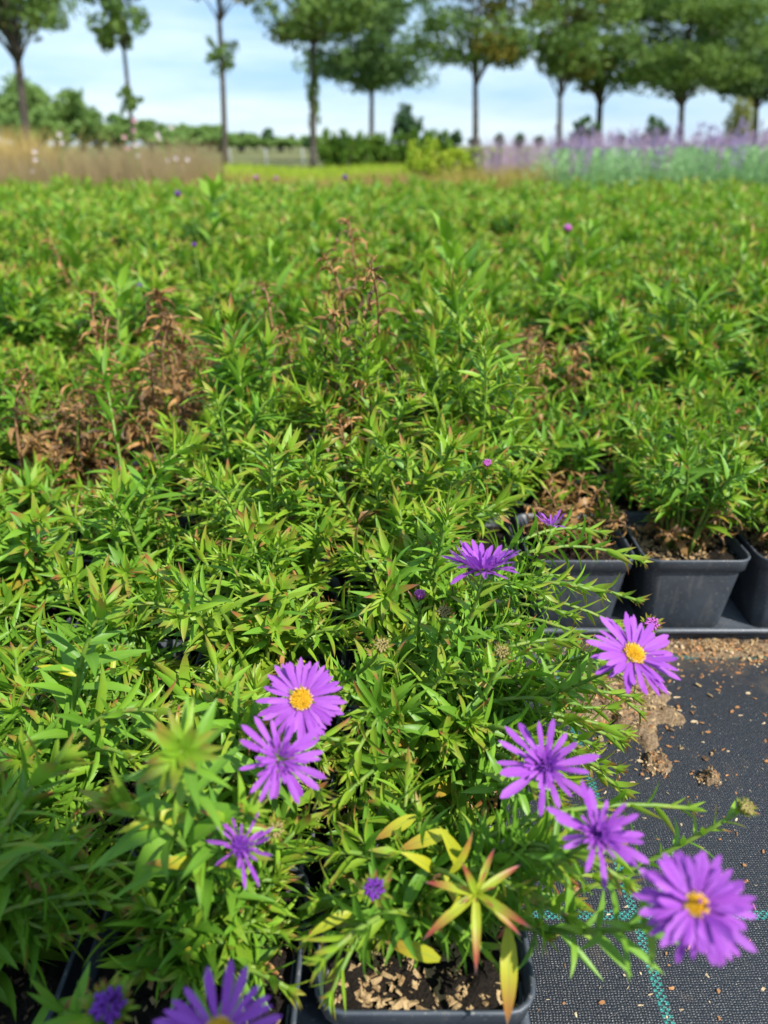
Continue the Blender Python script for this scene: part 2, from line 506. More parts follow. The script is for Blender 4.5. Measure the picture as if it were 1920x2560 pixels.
def shoot(r, base, tip, nl, Lmax, lean=None, start=0.12, kinds=('green',), tuft=True, ctrl=None, tipscale=1.0, deadfrac=0.0, spread=1.0):
    """leafy aster shoot from base to tip; returns stem polyline and Leaves"""
    base, tip = np.asarray(base, float), np.asarray(tip, float)
    ln = np.linalg.norm(tip - base)
    if ctrl is None:
        ctrl = base + np.array([0, 0, 0.55 * ln]) + 0.28 * (tip - base) + r.normal(0, 0.05 * ln, 3)
    P = bez(base, ctrl, tip, 25)
    T = np.gradient(P, axis=0); T /= np.linalg.norm(T, axis=1)[:, None] + 1e-12
    if kinds[0] in ('green', 'lime'): nl = max(nl, int(np.linalg.norm(np.diff(P, axis=0), axis=1).sum() * (1 - start) / 0.0040))
    lv = Leaves(); phi = r.uniform(0, 6.28)
    for i in range(nl):
        u = start + (1 - start) * ((i + 0.5) / nl) ** 0.85
        f = u * 24; j = min(int(f), 23); w = f - j
        p = P[j] * (1 - w) + P[j + 1] * w; tg = unit(T[j] * (1 - w) + T[j + 1] * w)
        phi += 2.39996 + r.normal(0, 0.25)
        a = unit(np.cross(tg, [0.3, 0.2, 1.0])) if abs(tg[2]) < 0.95 else np.array([1.0, 0, 0])
        a = unit(a - a.dot(tg) * tg)
        b = np.cross(tg, a)
        rad = math.cos(phi) * a + math.sin(phi) * b
        ang = np.interp(u, [0, 0.6, 0.85, 1.0], [1.25, 1.05, 0.85, 0.45]) * spread + r.normal(0, 0.14)
        d = math.cos(ang) * tg + math.sin(ang) * rad
        d = unit(d + np.array([0, 0, 0.08]))
        nrm = math.sin(ang) * tg - math.cos(ang) * rad + r.normal(0, 0.12, 3)
        L = Lmax * np.interp(u, [0, 0.25, 0.65, 0.9, 1], [0.65, 1.0, 0.90, 0.68, 0.48]) * r.uniform(0.75, 1.2)
        q = r.random()
        if q < deadfrac: kd = 'dead'
        elif u > 0.83 and kinds[0] in ('green', 'lime'): kd = 'tip'
        elif u < 0.6 and q > 0.94 and kinds[0] in ('green', 'lime'): kd = 'yellow' if q > 0.968 else 'dead'
        else: kd = kinds[int(r.integers(len(kinds)))]
        lv.add(p, d, nrm, L, int(r.choice(KIND[kd])))
    if tuft:
        tg = T[-1]; a = unit(np.cross(tg, [0.31, 0.9, 0.2])); b = np.cross(tg, a)
        for i in range(9):
            ph = i * 2.4 + r.uniform(0, 0.5); ang = r.uniform(0.25, 0.95)
            rad = math.cos(ph) * a + math.sin(ph) * b
            d = math.cos(ang) * tg + math.sin(ang) * rad
            lv.add(tip - tg * 0.001, d, math.sin(ang) * tg - math.cos(ang) * rad, Lmax * r.uniform(0.28, 0.46) * tipscale, int(r.choice(KIND['tip'] if kinds[0] != 'dead' else KIND['dead'])))
    return P, lv

# ------------------------------------------------------------------ the setting
def sheet(name, x0, x1, y0, y1, z, mat, kind='structure', label=None, nx=1, ny=1, amp=0.0):
    xs, ys = np.linspace(x0, x1, nx + 1), np.linspace(y0, y1, ny + 1)
    X, Y = np.meshgrid(xs, ys)
    Z = np.full(X.shape, z) + (rng.normal(0, amp, X.shape) if amp else 0)
    V = np.stack([X, Y, Z], -1).reshape(-1, 3)
    q = np.array([(j * (nx + 1) + i, j * (nx + 1) + i + 1, (j + 1) * (nx + 1) + i + 1, (j + 1) * (nx + 1) + i) for j in range(ny) for i in range(nx)])
    return link(name, np_mesh(name, V, [q], mat), kind=kind, label=label)

gm = G('nursery_soil_and_grass')
gv = gm.coord('Object')
gn = gm.noise(0.35, 6, 0.6, gv); gn2 = gm.noise(9, 4, 0.6, gv)
gcol = gm.mix(gn2, gm.ramp(gn, [(0.40, (0.10, 0.15, 0.03)), (0.6, (0.20, 0.19, 0.07))]), (0.12, 0.11, 0.05))
M['ground'] = gm.finish(gm.principled(gcol, 0.95, 0.1, gm.bump(gn2, 0.8, 0.03)))
sheet('ground', -900, 900, -60, 1500, -0.006, M['ground'])
sheet('ground_fabric', -3.4, 3.4, -1.2, 4.75, 0.0, M['fabric'], label='black woven ground cover fabric with green dashed marking threads')

# ------------------------------------------------------------------ pots and trays
POT_H, POT_R, BASE_R = 0.082, 0.0495, 0.036
SOIL_H = 0.071
def rsq(half, rc, z, n=5):
    """rounded square ring"""
    pts = []
    for k, (sx, sy) in enumerate(((1, 1), (-1, 1), (-1, -1), (1, -1))):
        for a in np.linspace(0, math.pi / 2, n):
            th = a + k * math.pi / 2
            pts.append((sx * (half - rc) + rc * math.cos(th), sy * (half - rc) + rc * math.sin(th), z))
    return np.array(pts)

def loft(rings, cap_first=False, cap_last=False):
    mb = MB(); m = len(rings[0]); q = []
    for i in range(len(rings) - 1):
        for j in range(m):
            k = (j + 1) % m
            q.append((i * m + j, i * m + k, (i + 1) * m + k, (i + 1) * m + j))
    ng = []
    if cap_first: ng.append(list(range(m))[::-1])
    if cap_last: ng.append(list(range((len(rings) - 1) * m, len(rings) * m)))
    mb.add(np.concatenate(rings), q, None, ng)
    return mb

pot_me = loft([rsq(BASE_R, 0.009, 0.003), rsq(BASE_R + 0.001, 0.0095, 0.0045), rsq(0.0445, 0.012, 0.0715), rsq(0.0447, 0.012, 0.0722),
               rsq(0.0432, 0.011, 0.0722), rsq(0.0350, 0.009, 0.006)], True, True).mesh('pot', M['pot'])
rim_me = loft([rsq(0.0449, 0.012, 0.0690), rsq(0.0472, 0.013, 0.0700), rsq(0.0482, 0.0135, 0.0800), rsq(0.0490, 0.0138, 0.0818),
               rsq(0.0484, 0.0135, 0.0828), rsq(0.0468, 0.0128, 0.0822), rsq(0.0452, 0.012, 0.0724), rsq(0.0449, 0.012, 0.0690)]).mesh('rim', M['pot'])
for me in (pot_me, rim_me):
    pass

def soil_mesh(seed, amp=0.0045):
    r = np.random.default_rng(seed)
    n = 26; half = 0.0445
    g = np.linspace(-half, half, n)
    X, Y = np.meshgrid(g, g)
    Z = SOIL_H + r.normal(0, amp * 0.35, X.shape)
    for _ in range(30):
        cx, cy, s = r.uniform(-half, half), r.uniform(-half, half), r.uniform(0.003, 0.012)
        Z += r.uniform(-1, 1) * amp * np.exp(-((X - cx) ** 2 + (Y - cy) ** 2) / s ** 2)
    V = np.stack([X, Y, Z], -1).reshape(-1, 3)
    # pull corners in to the pot's rounded inside
    m = np.maximum(np.abs(V[:, 0]), np.abs(V[:, 1]))
    corner = (np.abs(V[:, 0]) > 0.036) & (np.abs(V[:, 1]) > 0.036)
    V[corner, :2] *= 0.93
    q = np.array([(j * n + i, j * n + i + 1, (j + 1) * n + i + 1, (j + 1) * n + i) for j in range(n - 1) for i in range(n - 1)])
    return np_mesh('soil', V, [q], M['soil'], True)
soil_mes = [soil_mesh(s) for s in (1, 2, 3)]

def bits_mesh(name, r, n, area, z, size, mat, zfun=None, thin=0.35):
    """many little splinters lying about, as one mesh"""
    mb = MB()
    for i in range(n):
        x, y = area(r)
        L = size * r.uniform(0.4, 1.6); w = L * r.uniform(0.18, 0.6); h = w * thin
        a = r.uniform(0, 6.28); tilt = r.normal(0, 0.45); roll = r.normal(0, 0.5)
        B = np.array([(sx * L / 2 * (1 - 0.3 * (sz > 0)), sy * w / 2 * (1 - 0.3 * (sx > 0)), sz * h / 2) for sx in (-1, 1) for sy in (-1, 1) for sz in (-1, 1)], float)
        B += r.normal(0, L * 0.06, B.shape)
        Rm = np.array(Matrix.Rotation(a, 3, 'Z') @ Matrix.Rotation(tilt, 3, 'Y') @ Matrix.Rotation(roll, 3, 'X'))
        B = B @ Rm.T + (x, y, z + h * 0.6 + (zfun(x, y) if zfun else 0))
        mb.add(B, [(0, 1, 3, 2), (4, 6, 7, 5), (0, 4, 5, 1), (2, 3, 7, 6), (0, 2, 6, 4), (1, 5, 7, 3)])
    return mb.mesh(name, mat, False)

def in_pot(r): return r.uniform(-0.041, 0.041), r.uniform(-0.041, 0.041)
mulch_mes = [bits_mesh('mulch', np.random.default_rng(50 + k), n, in_pot, SOIL_H, sz, m) for k, (n, m, sz) in enumerate(((900, M['mulch'], 0.0036), (320, M['darkmulch'], 0.0030), (140, M['mulch'], 0.0036)))]

# carry trays: a flat floor with a raised, rolled lip
def tray(x0, x1, y0, y1, label):
    root = empty('carry_tray', ((x0 + x1) / 2, (y0 + y1) / 2, 0.0), label, 'tray', 'plastic carry trays under the pots')
    hx, hy = (x1 - x0) / 2, (y1 - y0) / 2
    def ring(gx, z, rc=0.012, n=5):
        R = rsq(1.0, 0.0, 0, n); out = []
        for k, (sx, sy) in enumerate(((1, 1), (-1, 1), (-1, -1), (1, -1))):
            for a in np.linspace(0, math.pi / 2, n):
                th = a + k * math.pi / 2
                out.append((sx * (hx + gx - rc) + rc * math.cos(th), sy * (hy + gx - rc) + rc * math.sin(th), z))
        return np.array(out)
    link('tray_floor', loft([ring(-0.004, 0.0006), ring(-0.002, 0.0026)], True, True).mesh('tray_floor', M['tray']), root)
    link('tray_lip', loft([ring(-0.003, 0.0010), ring(0.0005, 0.009), ring(0.003, 0.0100), ring(0.0045, 0.0115), ring(0.0040, 0.0140), ring(0.0015, 0.0148), ring(-0.0008, 0.0140), ring(-0.0045, 0.0030)]).mesh('tray_lip', M['tray']), root)
    return root

# pot grid: A = the block that reaches the camera, B = the block behind the bare strip of fabric
PITCHP = 0.104
YA = [0.247 + 0.0975 * j for j in range(4)]
cells = []                       # (x, y, block, row, col)
for rrow in range(4):
    for c in range(30):
        cells.append((0.018 - PITCHP * c, YA[rrow] - (0.022 if c else 0.0), 'A', rrow, c))
for rrow in range(39):
    for c in range(-30, 26):
        cells.append((0.074 + PITCHP * c, 0.638 + PITCHP * rrow, 'B', rrow, c))
def in_view(x, y):
    return abs(x) < 0.515 * (y * CPITCH + 0.12) + 0.055
around = [c for c in cells if not in_view(c[0], c[1]) and abs(c[0]) < 0.515 * (c[1] * CPITCH + 0.12) + 0.50 and (c[2] == 'B' or c[4] < 6)]
cells = [c for c in cells if in_view(c[0], c[1])]
cells.sort(key=lambda c: c[1] + 0.25 * abs(c[0]))

tray(-0.034 - 5 * PITCHP - 0.002, 0.070, 0.172, 0.588, 'black carry tray under the clump of flowering asters beside the fabric path')
tray(0.126, 0.126 + 3 * PITCHP + 0.002, 0.585, 0.585 + 4 * PITCHP + 0.004, 'black carry tray with a rolled lip facing the bare fabric strip')
tray(0.020 - 8 * PITCHP, 0.122, 0.5895, 0.5895 + 4 * PITCHP, 'black carry tray hidden among the withered asters')

# ------------------------------------------------------------------ potted asters
G_GREEN = 'potted asters standing pot to pot in the bed'
L_GREEN = 'leafy green potted aster without open flowers in the dense bed'
def bush(r, n, hmin, hmax, spread, Lmax, kinds=('green',), dead_skirt=0, deadfrac=0.0, tuft=True, nl=(18, 26), lean=(0, 0), start=0.12):
    """shoots in pot-local coordinates"""
    out = []
    for i in range(n):
        a = i * 2.39996 + r.uniform(-0.4, 0.4); q = math.sqrt((i + 0.5) / n)
        base = (0.016 * q * math.cos(a) + r.normal(0, 0.003), 0.016 * q * math.sin(a) + r.normal(0, 0.003), SOIL_H - 0.002)
        h = r.uniform(hmin, hmax) * (1 - 0.18 * q) + 0.0
        R = spread * q * r.uniform(0.8, 1.15)
        tip = (R * math.cos(a) + lean[0], (R * math.sin(a) if R * math.sin(a) > -0.02 or lean[1] < 0.015 else 0.35 * R * math.sin(a)) + lean[1], h)
        out.append(shoot(r, base, tip, int(r.integers(*nl)), Lmax * r.uniform(0.85, 1.15), kinds=kinds, deadfrac=deadfrac, tuft=tuft, start=start) + ('stem',))
    for i in range(dead_skirt):
        a = r.uniform(0, 6.28); R = r.uniform(0.02, 0.055)
        base = (0.01 * math.cos(a), 0.01 * math.sin(a), SOIL_H - 0.002)
        tip = (R * math.cos(a), R * math.sin(a), r.uniform(0.088, 0.135))
        out.append(shoot(r, base, tip, int(r.integers(10, 18)), 0.024, kinds=('dead',), tuft=False) + ('dead_stem',))
    return out

def stems_mesh(shoots, name, kind, seg=5, step=4):
    mb = MB(); k = 0
    for P, lv, sk in shoots:
        if sk != kind: continue
        pp = P[::step] if (len(P) - 1) % step == 0 else P
        mb.tube(pp, np.linspace(0.0016, 0.0009, len(pp)) * (1.0 if kind == 'stem' else 0.8), seg); k += 1
    return mb.mesh(name, M[kind]) if k else None

# --- the variants used through the bed
def variant(seed, **kw):
    r = np.random.default_rng(seed)
    sh = bush(r, **kw)
    allv = Leaves()
    for P, lv, sk in sh: allv.extend(lv)
    arr = allv.arrays()
    dead = np.array([k in set(KIND['dead']) for k in arr[4]])
    return dict(foliage=leaves_mesh('foliage', arr, ~dead) if (~dead).any() else None,
                withered=leaves_mesh('withered_foliage', arr, dead) if dead.any() else None,
                stems=stems_mesh(sh, 'stem_cluster', 'stem'), dead_stems=stems_mesh(sh, 'dead_stem_cluster', 'dead_stem'), arr=arr)
VAR = [variant(100 + i, n=19 + i % 4, hmin=0.125, hmax=0.195 + 0.01 * (i % 3), spread=0.068, Lmax=0.033 + 0.003 * (i % 3), deadfrac=0.03, dead_skirt=3 if i % 3 == 0 else 0) for i in range(9)]
VAR_TALL = [variant(140 + i, n=18, hmin=0.14, hmax=0.25, spread=0.068, Lmax=0.046) for i in range(4)]
VAR_THIN = [variant(160 + i, n=18, hmin=0.12, hmax=0.205, spread=0.068, Lmax=0.031, dead_skirt=14) for i in range(3)]
VAR_DEAD = [variant(180 + i, n=17, hmin=0.11, hmax=0.215, spread=0.055, Lmax=0.030, kinds=('dead',) if i % 2 else ('green', 'dead'), deadfrac=0.55, tuft=True, dead_skirt=12) for i in range(4)]

def pot_parts(root, soil=0, mulch=None):
    p = link('pot', pot_me, root)
    link('rim', rim_me, p)
    s = link('soil', soil_mes[soil % 3], root)
    if mulch is not None:
        b = link('mulch', mulch_mes[mulch], s); b['kind'] = 'stuff'

def place_variant(v, x, y, r, label, group, near=True, name='potted_aster', rz=None):
    root = empty(name, (x, y, 0.0), label, 'plant', group, r.uniform(0, 6.28) if rz is None else rz)
    if near: 
        p = link('pot', pot_me, root); link('rim', rim_me, p); link('soil', soil_mes[int(r.integers(3))], root)
    else:
        link('pot', pot_me, root)
    for key, nm in (('foliage', 'foliage'), ('withered', 'withered_foliage'), ('stems', 'stem_cluster'), ('dead_stems', 'dead_stem_cluster')):
        if v[key]:
            o = link(nm, v[key], root); o['kind'] = 'stuff'
    return root

# --- flowers
PET = []
for i in range(10):
    V, q, t, s = blade(U(0.070, 0.108), [-0.25, 0.0, 0.25, 0.5, 0.8][i % 5] + U(-0.1, 0.1), U(-0.25, 0.45), U(-0.35, 0.35), strap, 8)
    PET.append(np_mesh('petal', V, [q], M['petal'], True, {'leaf_t': ('FLOAT', t), 'leaf_s': ('FLOAT', s)}))
PET_DARK = []
for i in range(4):
    V, q, t, s = blade(U(0.05, 0.07), U(-0.5, 0.8), U(0.2, 0.7), U(-1, 1), strap, 6)
    PET_DARK.append(np_mesh('petal', V, [q], M['petal'], True, {'leaf_t': ('FLOAT', t), 'leaf_s': ('FLOAT', s)}))

def dome_mesh(name, r, R, hgt, n, mat, size, pale=None):
    mb = MB()
    V = []
    for i in range(n):
        q = math.sqrt((i + 0.5) / n); a = i * 2.39996
        x, y = R * q * math.cos(a), R * q * math.sin(a)
        z = hgt * (1 - q * q)
        up = unit([x * 0.9, y * 0.9, R * 0.9])
        s = size * r.uniform(0.75, 1.25)
        e1 = unit(np.cross(up, [0.2, 1, 0.1])); e2 = np.cross(up, e1)
        c = np.array([x, y, z])
        ring = [c + s * 0.5 * (math.cos(t) * e1 + math.sin(t) * e2) for t in np.linspace(0, 5.03, 5)]
        top = [c + up * s * r.uniform(0.9, 1.6) + s * 0.42 * (math.cos(t) * e1 + math.sin(t) * e2) for t in np.linspace(0.3, 5.33, 5)]
        W = np.array(ring + top + [c + up * s * 1.7])
        mb.add(W, [(k, (k + 1) % 5, 5 + (k + 1) % 5, 5 + k) for k in range(5)], [(5 + k, 5 + (k + 1) % 5, 10) for k in range(5)])
    base = [(R * 1.0 * math.cos(t), R * 1.0 * math.sin(t), -0.0004) for t in np.linspace(0, 6.28, 13)[:-1]]
    mb.add(np.array(base + [(0, 0, hgt * 0.9)]), None, [(k, (k + 1) % 12, 12) for k in range(12)])
    return mb.mesh(name, mat)

def frame(axis, roll=0.0):
    a = Vector(axis).normalized()
    x = a.cross(Vector((0.13, 0.21, 0.97))).normalized() if abs(a.z) < 0.97 else Vector((1, 0, 0))
    y = a.cross(x)
    m = Matrix((x, y, a)).transposed()
    return m @ Matrix.Rotation(roll, 3, 'Z')

def local_to(root):
    return Matrix.Translation(-root.location) if root.rotation_euler.z == 0 else (Matrix.Translation(root.location) @ Matrix.Rotation(root.rotation_euler.z, 4, 'Z')).inverted()

def involucre_mesh(r, R, n=26, reach=1.0):
    """green cup of narrow bracts behind a flower, axis +Z"""
    lv = Leaves()
    for i in range(n):
        a = i * 2.39996; q = (i + 0.5) / n
        rad = np.array([math.cos(a), math.sin(a), 0])
        ang = r.uniform(0.15, 0.55) + 0.5 * q
        d = np.array([0, 0, math.cos(ang)]) + math.sin(ang) * rad
        lv.add(rad * R * 0.35 + np.array([0, 0, -R * (0.8 - 0.5 * q)]), d, math.sin(ang) * np.array([0, 0, 1.0]) - math.cos(ang) * rad, R * r.uniform(0.75, 1.25) * reach, int(r.choice(KIND['tip'])))
    return leaves_mesh('flower_head', lv.arrays())

def flower(root, centre, axis, Lp, seed, n=26, layers=1, elev=0.12, disc='yellow', spread=(0, 6.283), thin=False, inner=0, jitter=0.16, discR=0.0042, missing=0.0, vary=0.12, name='flower_head', drop_side=None):
    """aster head; centre and axis in world space"""
    r = np.random.default_rng(seed)
    fm = frame(axis, r.uniform(0, 6.28))
    head = link(name, involucre_mesh(r, discR * 1.25), root, mat=local_to(root) @ Matrix.Translation(centre) @ fm.to_4x4())
    src = PET_DARK if thin else PET
    tot = n * layers
    for i in range(tot):
        lay = i // n
        ph = spread[0] + (spread[1] - spread[0]) * ((i % n) + 0.5 * lay) / n + r.normal(0, 0.07)
        if r.random() < missing: continue
        e = elev + 0.16 * lay + r.normal(0, jitter)
        rad = Vector((math.cos(ph), math.sin(ph), 0)); ax = Vector((0, 0, 1))
        d = rad * math.cos(e) + ax * math.sin(e)
        nn = ax * math.cos(e) - rad * math.sin(e)
        sd = d.cross(nn)
        L = Lp * r.uniform(0.96 - vary, 0.96 + vary) * (1 - 0.14 * lay)
        mt = Matrix.Translation(rad * discR * 0.82 + ax * (0.0002 * lay - 0.0006)) @ (Matrix((sd, d, nn)).transposed() @ Matrix.Scale(L, 3)).to_4x4()
        link('petal', src[int(r.integers(len(src)))], head, mat=mt)
    for i in range(inner):
        ph = i * 2.39996; q = math.sqrt((i + 0.5) / inner)
        e = 1.35 - 0.75 * q + r.normal(0, 0.18)
        rad = Vector((math.cos(ph), math.sin(ph), 0)); ax = Vector((0, 0, 1))
        d = rad * math.cos(e) + ax * math.sin(e); nn = ax * math.cos(e) - rad * math.sin(e); sd = d.cross(nn)
        L = Lp * r.uniform(0.34, 0.62)
        mt = Matrix.Translation(rad * discR * 0.8 * q) @ (Matrix((sd, d, nn)).transposed() @ Matrix.Scale(L, 3)).to_4x4()
        link('petal', PET[int(r.integers(len(PET)))], head, mat=mt)
    if disc == 'yellow':
        dc = link('disc', dome_mesh('disc', r, discR, discR * 0.42, 95, M['disc'], 0.00075), head)
        ring = bits_ring(r, discR)
        link('floret_ring', ring, head)['kind'] = 'stuff'
    elif disc == 'dark':
        link('disc', dome_mesh('disc', r, discR * 0.9, discR * 0.5, 40, M['dark_petal'], 0.0011), head)
    elif disc == 'old':
        link('disc', dome_mesh('disc', r, discR * 0.9, discR * 0.4, 50, M['darkmulch'], 0.0010), head)
    return head

def bits_ring(r, R):
    mb = MB()
    for i in range(34):
        a = i / 34 * 6.283 + r.normal(0, 0.06)
        rad = np.array([math.cos(a), math.sin(a), 0])
        p0 = rad * R * r.uniform(0.85, 0.98); p1 = p0 + rad * R * r.uniform(0.05, 0.24) + np.array([0, 0, r.uniform(0.0008, 0.0019)])
        mb.tube([p0, (p0 + p1) / 2 + np.array([0, 0, 0.0003]), p1], [0.00022, 0.00022, 0.0003], 4)
    return mb.mesh('floret_ring', M['pale_floret'])

def bud(root, centre, axis, R, seed, col='pink_petal', show=0.6):
    r = np.random.default_rng(seed)
    fm = frame(axis)
    b = link('bud', involucre_mesh(r, R, 34, 1.15), root, mat=local_to(root) @ Matrix.Translation(centre) @ fm.to_4x4())
    mb = MB()
    for i in range(22):
        a = i * 2.39996; q = math.sqrt((i + 0.5) / 22)
        rad = np.array([math.cos(a), math.sin(a), 0])
        p0 = rad * R * 0.55 * q + np.array([0, 0, -R * 0.2])
        p1 = rad * R * 0.75 * q + np.array([0, 0, R * show * (1.1 - 0.35 * q)])
        p2 = rad * R * 0.45 * q + np.array([0, 0, R * show * (1.5 - 0.5 * q)])
        mb.tube([p0, p1, p2], [R * 0.10, R * 0.14, R * 0.05], 5)
    link('bud_petals', mb.mesh('bud_petals', M[col]), b)['kind'] = 'stuff'
    return b

VIEW_R = Vector((1, 0, 0)); VIEW_U = Vector((0, SPITCH, CPITCH))
def facing(px, py, right=0.0, up=0.0, to=1.0):
    return (-(ray(px, py).normalized()) * to + VIEW_R * right + VIEW_U * up).normalized()

# ------------------------------------------------------------------ the near asters: every stem, every visible leaf its own piece
NEAR = {}
def near_plant(key, x, y, label, group=None, mulch=None, soil=0, **kw):
    r = np.random.default_rng(abs(hash(key)) % 1000 if False else (ord(key[0]) * 37 + int(key[1:]) * 11))
    root = empty('potted_aster', (x, y, 0.0), label, 'plant', group)
    pot_parts(root, soil, mulch)
    sh = []
    for P, lv, sk in bush(r, **kw):
        lv.o = [np.asarray(o) + (x, y, 0) for o in lv.o]
        sh.append((P + np.array([x, y, 0]), lv, sk))
    NEAR[key] = dict(root=root, shoots=sh, x=x, y=y, r=r)

def hero(key, tip, nl=22, Lmax=0.03, kinds=('green',), tuft=True, start=0.12, ctrl=None, tipscale=1.0, spread=1.0, kind='stem', base=None):
    p = NEAR[key]; r = p['r']
    b = np.array([p['x'] + r.normal(0, 0.008), p['y'] + r.normal(0, 0.008), SOIL_H - 0.002]) if base is None else np.asarray(base, float)
    P, lv = shoot(r, b, np.asarray(tip, float), nl, Lmax, kinds=kinds, tuft=tuft, start=start, ctrl=ctrl, tipscale=tipscale, spread=spread)
    p['shoots'].append((P, lv, kind))
    return P

XA = [0.018 - PITCHP * c for c in range(6)]
XB = [0.074 + PITCHP * c for c in range(6)]
GN = 'asters at the front of the bed'
LN = 'bushy green potted aster with pointed leaves at the front of the bed'
near_plant('a00', XA[0], YA[0], 'potted aster with violet flowers hanging over the fabric path and a red-tipped leaf star', None, 0, 0,
           n=30, hmin=0.092, hmax=0.150, spread=0.060, Lmax=0.0271, lean=(0.004, 0.018), nl=(14, 20))
near_plant('a01', XA[1], YA[0] - 0.022, 'potted aster with a tall leafy shoot and a faded thin-petalled flower', None, 2, 1,
           n=30, hmin=0.090, hmax=0.150, spread=0.062, Lmax=0.0331, lean=(0.0, 0.024), nl=(11, 15))
near_plant('a02', XA[2], YA[0] - 0.022, 'potted aster with a purple bud above bare dark potting soil', None, 1, 2,
           n=30, hmin=0.090, hmax=0.150, spread=0.062, Lmax=0.0331, lean=(-0.004, 0.030), nl=(11, 15))
near_plant('a10', XA[0], YA[1], 'potted aster with a wide violet flower and shoots leaning over the fabric', None, 0, 1,
           n=32, hmin=0.11, hmax=0.175, spread=0.070, kinds=('lime', 'lime', 'green'), Lmax=0.0291, lean=(0.008, 0.006))
near_plant('a11', XA[1], YA[1] - 0.022, 'potted aster with a yellow-centred violet flower and a double violet flower', None, 1, 2,
           n=31, hmin=0.11, hmax=0.165, spread=0.058, kinds=('lime', 'lime', 'green'), Lmax=0.0301, lean=(0, 0.006))
near_plant('a12', XA[2], YA[1] - 0.022, LN, GN, None, 0, n=31, hmin=0.11, hmax=0.165, spread=0.070, Lmax=0.0301)
near_plant('a13', XA[3], YA[1] - 0.022, LN, GN, None, 1, n=29, hmin=0.11, hmax=0.165, spread=0.070, Lmax=0.0301)
near_plant('a20', XA[0], YA[2], 'potted aster with a violet flower seen from the side and a tilted yellow-centred one', None, 0, 2,
           n=27, hmin=0.13, hmax=0.215, spread=0.076, kinds=('lime', 'lime', 'green'), Lmax=0.0301, lean=(0.010, 0.0))
near_plant('a21', XA[1], YA[2] - 0.022, LN, GN, None, 0, n=26, hmin=0.13, hmax=0.215, spread=0.072, kinds=('lime', 'lime', 'green'), Lmax=0.0311)
near_plant('a22', XA[2], YA[2] - 0.022, LN, GN, None, 1, n=23, hmin=0.10, hmax=0.165, spread=0.072, Lmax=0.0311)
near_plant('a23', XA[3], YA[2] - 0.022, LN, GN, None, 2, n=23, hmin=0.11, hmax=0.17, spread=0.072, Lmax=0.0311)
near_plant('a30', XA[0], YA[3], 'potted aster with a half-open purple bud and long shoots beside the bare pot', None, 1, 0,
           n=27, hmin=0.15, hmax=0.25, spread=0.076, kinds=('lime', 'lime', 'green'), Lmax=0.0321, lean=(0.008, 0.0))
near_plant('a31', XA[1], YA[3] - 0.022, LN, GN, None, 2, n=27, hmin=0.15, hmax=0.255, spread=0.074, kinds=('lime', 'lime', 'green'), Lmax=0.0331)
near_plant('a32', XA[2], YA[3] - 0.022, LN, GN, None, 0, n=24, hmin=0.12, hmax=0.2, spread=0.072, Lmax=0.0311, dead_skirt=5)
near_plant('a33', XA[3], YA[3] - 0.022, LN, GN, None, 1, n=22, hmin=0.11, hmax=0.17, spread=0.072, Lmax=0.0311, dead_skirt=6)
near_plant('b02', XB[2], 0.638, 'small glossy aster with a brown withered skirt in the pot behind the fabric strip', None, 0, 0,
           n=28, hmin=0.115, hmax=0.215, spread=0.080, Lmax=0.0280, dead_skirt=26, lean=(0.006, 0.012), start=0.30)
near_plant('b03', XB[3], 0.638, 'glossy aster with straw mulch beside the small aster behind the fabric strip', None, 0, 1,
           n=28, hmin=0.115, hmax=0.215, spread=0.080, Lmax=0.0280, dead_skirt=24, lean=(0.0, 0.012), start=0.30)
near_plant('b01', XB[1], 0.638, 'nearly bare pot with dry curled leaves and one low green sprig', None, 1, 2,
           n=3, hmin=0.10, hmax=0.13, spread=0.05, Lmax=0.0241, dead_skirt=18, lean=(0.02, 0.02))

near_plant('b00', XB[0], 0.638, LN, GN, None, 0, n=27, hmin=0.17, hmax=0.30, spread=0.074, kinds=('lime', 'lime', 'green'), Lmax=0.0321)
near_plant('c00', XB[0] - PITCHP, 0.638, LN, GN, None, 2, n=27, hmin=0.17, hmax=0.31, spread=0.074, kinds=('lime', 'lime', 'green'), Lmax=0.0340)
near_plant('c01', XB[0] - 2 * PITCHP, 0.638, LN, GN, None, 1, n=25, hmin=0.15, hmax=0.25, spread=0.072, kinds=('lime', 'lime', 'green'), Lmax=0.0331, dead_skirt=6)
near_plant('c02', XB[0] - 3 * PITCHP, 0.638, LN, GN, None, 0, n=20, hmin=0.11, hmax=0.17, spread=0.070, Lmax=0.0311, dead_skirt=10)
near_plant('c03', XB[0] - 4 * PITCHP, 0.638, LN, GN, None, 1, n=20, hmin=0.11, hmax=0.17, spread=0.070, Lmax=0.0311, dead_skirt=8)

# --- shoots and flowers read off the photograph (pixel, height over the ground)
def H(px, py, h): return np.array(at_h(px, py, h))
def stem_to(key, c, ax, nl=12, Lmax=0.024, start=0.35):
    tip = np.array(c) - np.array(ax) * 0.006
    p = NEAR[key]
    b = np.array([p['x'], p['y'], SOIL_H - 0.002]); ln = np.linalg.norm(tip - b)
    ctrl = tip - unit(np.array(ax) * 0.5 + unit(tip - b) * 0.8 + np.array([0, 0, 0.3])) * 0.5 * ln
    hero(key, tip, nl, Lmax, tuft=False, start=start, ctrl=ctrl)

def put_flower(key, px, py, h, right, up, to, Lp, seed, nl=12, Lmax=0.024, **kw):
    c = at_h(px, py, h); ax = facing(px, py, right, up, to)
    flower(NEAR[key]['root'], c, ax, Lp, seed, **kw)
    stem_to(key, c, ax, nl, Lmax)

